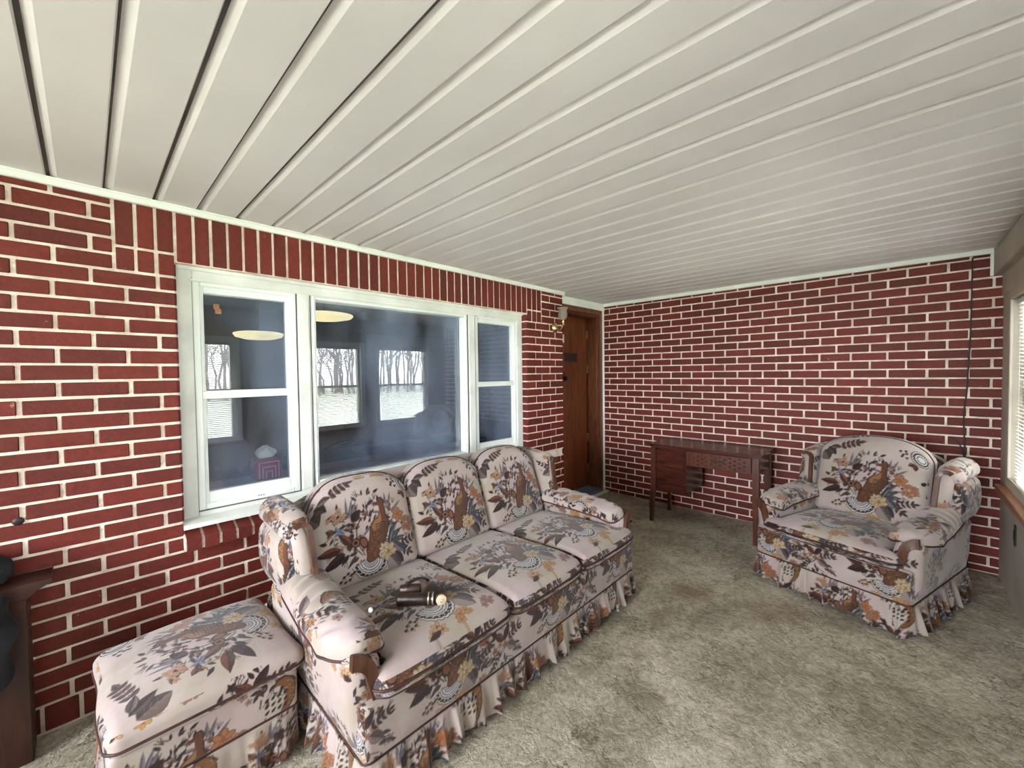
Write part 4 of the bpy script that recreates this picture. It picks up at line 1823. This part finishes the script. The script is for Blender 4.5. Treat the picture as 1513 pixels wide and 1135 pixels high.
        # outer lobe under the roll
        c3 = np.array((sg * (hi + .084), .735, .600))
        h3 = np.array((.044, .165, .135))

        def dlobe(P, n, sg=sg):
            P = P.copy()
            P[:, 0] += sg * .018 * (1 - n[:, 2] ** 2) * np.clip(n[:, 0] * sg, 0, 1)
            P[:, 1] += btilt * .3 * (n[:, 2] * .5 + .5)
            P[:, 0] -= sg * .02 * np.clip(-n[:, 2], 0, 1) ** 2
            return P
        soft_box(m_, c3, h3, .043, res, tile_col((.55 + prefix, .28 + .2 * sg)), dlobe)
        wg = m_.build('wing', 'fabric', root)
        w_ = MB()
        th = np.linspace(0, 1, 16)
        th = np.linspace(0, math.pi / 2, 12)
        arc = [(hi + .074 + .034 * math.cos(t_), .748 + .034 * math.sin(t_)) for t_ in np.linspace(.8, math.pi, 12)]
        arc += [(hi + .040 - .001 * k_, .748 - .024 * k_) for k_ in range(1, 9)]
        pts = np.array([(sg * x_, .536 + .20 * (z_ - .56), z_) for (x_, z_) in arc])
        strip(w_, pts, np.linspace(.022, .022, len(arc)), .020, (0, -1, 0))
        w_.build('wing_trim', 'scroll', wg, 'brown curved wooden strip on the wing front')


sofa = thing('sofa', 'three-seat wing-back sofa in cream pheasant and flower print with brown piping and ruffled skirt', 'sofa', (-2.730, -1.225, 0), 0,
             None)
seating(sofa, .765, 3, [-.765, -.212, .308, .795], .0028, prefix=0.0)

chair = thing('armchair', 'wing-back armchair in the same cream pheasant print, standing in the far right corner', 'armchair', (-1.205, -2.08, 0),
              math.radians(-107.2))
seating(chair, .285, 1, [-.285, .285], .0045, seat_top=.440, back_top=.935, depth=.86, prefix=0.37, btilt=.15, bd=.50, hem=.03)

# ------------------------------------------------------------------ ottoman
ott = thing('ottoman', 'low matching ottoman with a loose cushion, standing left of the sofa by the brick wall', 'ottoman', (-3.892, -.820, 0),
            math.radians(1.0))
m_ = MB()
soft_box(m_, (0, .27, .245), (.250, .262, .072), .02, .0025, tile_col((.31, .02)))
ob = m_.build('seat_base', 'fabric', ott)
m_ = MB()
m_.tube(loop_on((0, .27, .245), (.250, .262, .072), .02, -.93, None), .0055, 6, True)
m_.build('piping', 'piping', ob)
m_ = MB()


def dott(P, n):
    P = P.copy()
    P[:, 0] += .004 * np.sin(n[:, 1] * 5) * np.abs(n[:, 0])
    P[:, 2] += .028 * np.clip(n[:, 2], 0, 1) * (1 - np.abs(n[:, 0]) ** 3) * (1 - np.abs(n[:, 1]) ** 3)
    P[:, 2] -= .012 * np.clip(n[:, 2], 0, 1) * np.abs(n[:, 0]) ** 2
    return P


cen, h = (.006, .262, .353), (.266, .272, .048)
soft_box(m_, cen, h, .04, .0022, motif_col(1, (0, .262, 0), off=(.4, .1), rot=90), dott)
oc = m_.build('seat_cushion', 'fabric', ott)
m_ = MB()
m_.tube(loop_on(cen, h, .04, -.35, dott), .0052, 6, True)
m_.build('piping', 'piping', oc)
m_ = MB()
ruffle(m_, rect_path(-.247, .247, 0.010, .52), .020, .178, .010, .11, (.3, .12), .008, seed=21)
m_.build('ruffled_skirt', 'fabric', ott)
for sx in (-.2, .2):
    for y in (.06, .48):
        m_ = MB()
        m_.lathe([(0, 0), (.018, 0), (.03, .12), (.032, .178), (0, .178)], sx, y, 0, 12)
        m_.build('leg', 'scroll', ott, 'short turned brown wooden leg')

# ------------------------------------------------------------------ things lying on the sofa
ZS = .462
t = thing('leather_case', 'dark brown leather roll with a round cream end cap, lying on the sofa seat', 'case', (-3.243, -1.030, ZS), 0)
t.scale = (.86, .86, .86)
m_ = MB()


def cyl_along(m__, p0, p1, r, mi=0, n=18, prof=None):
    p0, p1 = np.array(p0, float), np.array(p1, float)
    prof = prof or [(0, 0.0), (.9, 0.0), (1, .05), (1, .95), (.9, 1.0), (0, 1.0)]
    pts = [p0 + (p1 - p0) * b_ for a, b_ in prof]
    d = (p1 - p0) / np.linalg.norm(p1 - p0)
    up = np.array([0, 0, 1.0])
    a_ = up - d * (up @ d)
    a_ /= np.linalg.norm(a_)
    b__ = np.cross(d, a_)
    V_ = []
    for (rr_, f_), p in zip(prof, pts):
        for k_ in range(n):
            th_ = 2 * math.pi * k_ / n
            V_.append(p + r * rr_ * (math.cos(th_) * a_ + math.sin(th_) * b__))
    F_ = []
    for i_ in range(len(prof) - 1):
        for k_ in range(n):
            l_ = (k_ + 1) % n
            F_.append((i_ * n + k_, i_ * n + l_, i_ * n + n + l_, i_ * n + n + k_))
    m__.add(V_, F_, mi, smooth=True)


cyl_along(m_, (-.085, .085, .030), (.030, -.035, .032), .029)
cyl_along(m_, (-.060, .105, .058), (.010, .040, .062), .022)
m_.build('leather_roll', 'leather', t)
m_ = MB()
cyl_along(m_, (.012, -.017, .032), (.018, -.023, .032), .0305)
cyl_along(m_, (.026, -.031, .032), (.032, -.037, .032), .0305)
m_.build('metal_ring', 'chrome', t)
m_ = MB()
cyl_along(m_, (.075, .045, .034), (.055, -.055, .026), .031)
rc = m_.build('short_roll', 'leather', t)
m_ = MB()
cyl_along(m_, (.055, -.055, .026), (.052, -.068, .025), .024)
m_.build('round_cap', 'cream', t, 'round cream end cap')
m_ = MB()
a = np.linspace(0, 2 * math.pi, 16, endpoint=False)
m_.tube(np.stack([.0515 + .007 * np.cos(a), np.full(16, -.070), .026 + .007 * np.sin(a)], 1), .0015, 5, True)
m_.build('cap_ring', 'chrome', t)
a = np.linspace(0, math.pi * 1.1, 14)
m_ = MB()
strip(m_, np.stack([.02 + .055 * np.cos(a), .07 + .03 * np.sin(a), .06 + .02 * np.sin(a)], 1), .018, .004, (0, 0, 1))
m_.build('strap', 'leather', t)

# ------------------------------------------------------------------ desk
desk = thing('desk', 'small red-brown wooden desk with one pedestal and carved drawer, against the far brick wall', 'desk',
             (-.345, -1.175, 0))
OX, OY = -.345, -1.175


def dbox(m__, x0, x1, y0, y1, z0, z1, ch=.003, mi=0):
    m__.box(x0 - OX, x1 - OX, y0 - OY, y1 - OY, z0, z1, mi, ch)


m_ = MB()
m_.prism([(-.575 - OX, -1.63 - OY), (-.115 - OX, -1.63 - OY), (-.115 - OX, -.735 - OY), (-.545 - OX, -.715 - OY), (-.575 - OX, -.76 - OY)], 'z', .700, .722)
m_.prism([(-.565 - OX, -1.62 - OY), (-.12 - OX, -1.62 - OY), (-.12 - OX, -.745 - OY), (-.54 - OX, -.725 - OY), (-.565 - OX, -.765 - OY)], 'z', .692, .700)
m_.build('desk_top', 'desk', desk)
m_ = MB()
dbox(m_, -.545, -.13, -1.045, -.775, .295, .692)
dbox(m_, -.540, -.14, -1.60, -1.56, .555, .692)
dbox(m_, -.16, -.13, -1.56, -1.045, .555, .692)
m_.build('desk_body', 'desk', desk)
m_ = MB()
dbox(m_, -.553, -.545, -1.030, -.785, .575, .675, .002)
m_.build('upper_door_panel', 'desk', desk)
m_ = MB()
dbox(m_, -.553, -.545, -1.030, -.785, .305, .565, .002)
m_.build('cabinet_door', 'desk', desk)
m_ = MB()
dbox(m_, -.556, -.50, -1.555, -1.05, .560, .688, .003)
# carved lozenges on the drawer front
for i in range(13):
    yc = -1.075 - i * .036
    for zc in (.590, .625, .660):
        zz = zc + (.009 if i % 2 else -.009)
        V = [(-.556 - OX, yc - .014 - OY, zz), (-.556 - OX, yc - OY, zz - .008), (-.556 - OX, yc + .014 - OY, zz), (-.556 - OX, yc - OY, zz + .008), (-.5615 - OX, yc - OY, zz)]
        m_.add(V, [(0, 1, 4), (1, 2, 4), (2, 3, 4), (3, 0, 4)], 0)
dw = m_.build('drawer', 'desk_leg', desk, 'drawer with a carved woven front')
m_ = MB()
dbox(m_, -.572, -.560, -1.36, -1.26, .622, .634, .002)
m_.build('drawer_pull', 'dark', dw)
for (x, y, splay) in ((-.535, -.752, .012), (-.16, -.755, .012), (-.535, -1.585, 0), (-.15, -1.585, 0)):
    m_ = MB()
    x -= OX
    y -= OY
    a, b_ = .020, .013
    V = []
    for (zz, hw, sh) in ((0.0, b_, splay + .006), (.20, .016, splay + .003), (.33, .023, 0), (.692, .023, 0)):
        V += [(x - hw - (sh if x < 0 else 0), y - hw + sh, zz), (x + hw, y - hw + sh, zz), (x + hw, y + hw + sh, zz), (x - hw - (sh if x < 0 else 0), y + hw + sh, zz)]
    F = [(3, 2, 1, 0), (12, 13, 14, 15)]
    for k in range(3):
        for i in range(4):
            j = (i + 1) % 4
            F.append((k * 4 + i, k * 4 + j, k * 4 + 4 + j, k * 4 + 4 + i))
    m_.add(V, F)
    m_.build('leg', 'desk_leg', desk)

# ------------------------------------------------------------------ wall sconce
sc = thing('wall_sconce', 'brass wall lamp with a tulip-shaped frosted glass shade on the brick pier by the door', 'lamp', (-1.045, -.007, 1.815))
m_ = MB()
m_.lathe([(0, -.026), (.012, -.026), (.022, -.020), (.046, -.010), (.050, 0), (0, 0)], 0, 0, 0, 28, 0, 'y')
m_.build('backplate', 'brass', sc)
m_ = MB()
a = np.linspace(0, 1, 14)
m_.tube(np.stack([0 * a, -.02 - .075 * a, -.004 - .030 * np.sin(a * math.pi) + .02 * a ** 3], 1), .006, 8)
m_.build('arm', 'brass', sc)
m_ = MB()
m_.lathe([(0, 0.0), (.014, 0.0), (.020, .006), (.014, .012), (.013, .045), (.018, .05), (.018, .056), (0, .056)], 0, -.095, .012, 20)
m_.build('lamp_socket', 'brass', sc)
m_ = MB()
pr_ = [(.016, .054), (.030, .060), (.041, .078), (.044, .100), (.038, .125), (.036, .138), (.046, .158), (.054, .166)]
m_.lathe(pr_ + [(r - .0025, z) for r, z in pr_[::-1]], 0, -.095, .012, 28)
m_.build('lamp_shade', 'shade', sc)

# ------------------------------------------------------------------ cord on the far wall
pts = [(-.008, -2.742, 2.12), (-.008, -2.741, 1.9), (-.009, -2.738, 1.6), (-.010, -2.728, 1.32), (-.010, -2.725, 1.2), (-.012, -2.712, 1.08), (-.010, -2.715, .95),
       (-.010, -2.722, .80), (-.012, -2.730, .62), (-.012, -2.735, .40), (-.010, -2.74, .2), (-.012, -2.74, .01)]


def smooth_pts(p, n=6):
    p = np.array(p, float)
    t_ = np.arange(len(p))
    tt = np.linspace(0, len(p) - 1, len(p) * n)
    out = []
    for k in range(3):
        out.append(np.interp(tt, t_, p[:, k]))
    q = np.stack(out, 1)
    for _ in range(6):
        q[1:-1] = (q[:-2] + q[2:] + 2 * q[1:-1]) / 4
    return q


m_ = MB()
m_.tube(smooth_pts(pts), .0042, 7)
o = m_.build('cable', 'dark')
tag(o, 'dark brown cable hanging down the far brick wall beside the armchair', 'cable')
m_ = MB()
m_.tube(smooth_pts([(-.012, -2.650, .905), (-.014, -2.670, .895), (-.016, -2.695, .86), (-.016, -2.712, .80), (-.016, -2.720, .74), (-.014, -2.722, .66)]), .0036, 7)
o = m_.build('cable', 'dark')
tag(o, 'short loose cable end curling out beside the long one, above the armchair wing', 'cable')

# outlet cover on the outer wall, white box behind the ottoman
t = thing('outlet_cover', 'narrow dark brown cover plate on the beige wall below the right window', 'outlet', (-.530, YR, .425))
m_ = MB()
m_.box(-.018, .018, 0, .006, -.060, .060, 0, .002)
m_.build('cover_plate', 'dark', t)
m_ = MB()
m_.box(-.009, .009, .006, .009, -.03, .03, 0, .001)
m_.build('switch', 'black', t)
t = thing('junction_box', 'pale grey box low on the brick wall between ottoman and sofa', 'box', (-3.495, -.007, .155))
m_ = MB()
m_.box(-.045, .045, -.03, 0, -.045, .045, 0, .004)
m_.build('box_body', 'offwhite', t)
m_ = MB()
m_.box(-.036, .036, -.034, -.03, -.036, .036, 0, .002)
m_.build('box_lid', 'sash', t)

# door mat beyond the sofa
m_ = MB()
m_.box(-1.20, -.70, -.62, -.22, 0.0, .012, 0, .004)
o = m_.build('doormat', 'darkmat')
tag(o, 'black rubber mat on the carpet beyond the far end of the sofa', 'mat')

# ------------------------------------------------------------------ cabinet at the left edge with black things
cab = thing('wooden_cabinet', 'dark red-brown wooden cabinet with an overhanging top, at the left edge by the brick wall', 'cabinet', (-4.575, -.075, 0))
m_ = MB()
m_.box(-.25, .255, -.055, .055, 0, .60, 0, .004)
m_.build('cabinet_body', 'cab', cab)
m_ = MB()
m_.prism([(-.27, .600), (.257, .600), (.275, .618), (.315, .640), (.315, .652), (-.27, .652)], 'y', -.072, .062)
m_.build('cabinet_top', 'cab', cab)
m_ = MB()
m_.box(.155, .255, -.067, -.055, .0, .599, 0, .003)
m_.build('stile', 'cab', cab)
m_ = MB()
m_.box(-.20, .085, -.067, -.055, .02, .42, 0, .003)
m_.build('grey_panel', 'gray', cab, 'grey panel in the cabinet front')
m_ = MB()


def dcush(P, n):
    P = P.copy()
    P[:, 2] += .010 * np.sin(n[:, 0] * 4) * (n[:, 2] > 0)
    return P


soft_box(m_, (0, 0, .052), (.17, .068, .051), .05, .012, lambda f, P: np.ones((len(P), 3)) * .05, dcush)
o = m_.build('cushion', 'black')
o.location = (-4.520, -.075, .653)
tag(o, 'round-edged black cushion lying on top of the left-edge cabinet', 'cushion')
t = thing('bag', 'black cloth bag hanging in front of the left-edge cabinet below the black cushion', 'bag', (-4.480, -.215, .47))


def dbag(P, n):
    P = P.copy()
    P[:, 0] *= 1 - .25 * np.clip(n[:, 2], -1, 1) ** 2 * (n[:, 2] < 0)
    P[:, 1] -= .02 * (1 - n[:, 0] ** 2) * (n[:, 1] < 0) * (1 - n[:, 2] ** 2)
    P[:, 0] += .012 * np.sin(n[:, 2] * 7)
    return P


m_ = MB()
soft_box(m_, (0, 0, .02), (.135, .05, .17), .045, .012, lambda f, P: np.ones((len(P), 3)) * .05, dbag)
m_.build('bag_body', 'black', t)
m_ = MB()
a = np.linspace(0, math.pi, 14)
strip(m_, np.stack([.06 * np.cos(a), .02 + 0 * a, .17 + .03 * np.sin(a)], 1), .02, .005, (0, -1, 0))
m_.build('bag_handle', 'black', t)

# small white bead on the left arm of the sofa
m_ = MB()
m_.lathe([(0, -.009), (.006, -.007), (.009, 0), (.006, .007), (0, .009)], 0, 0, 0, 12)
o = m_.build('button', 'tissue')
o.location = (-3.468, -1.03, .540)
tag(o, 'small round white button lying on the inner edge of the left sofa arm', 'button')
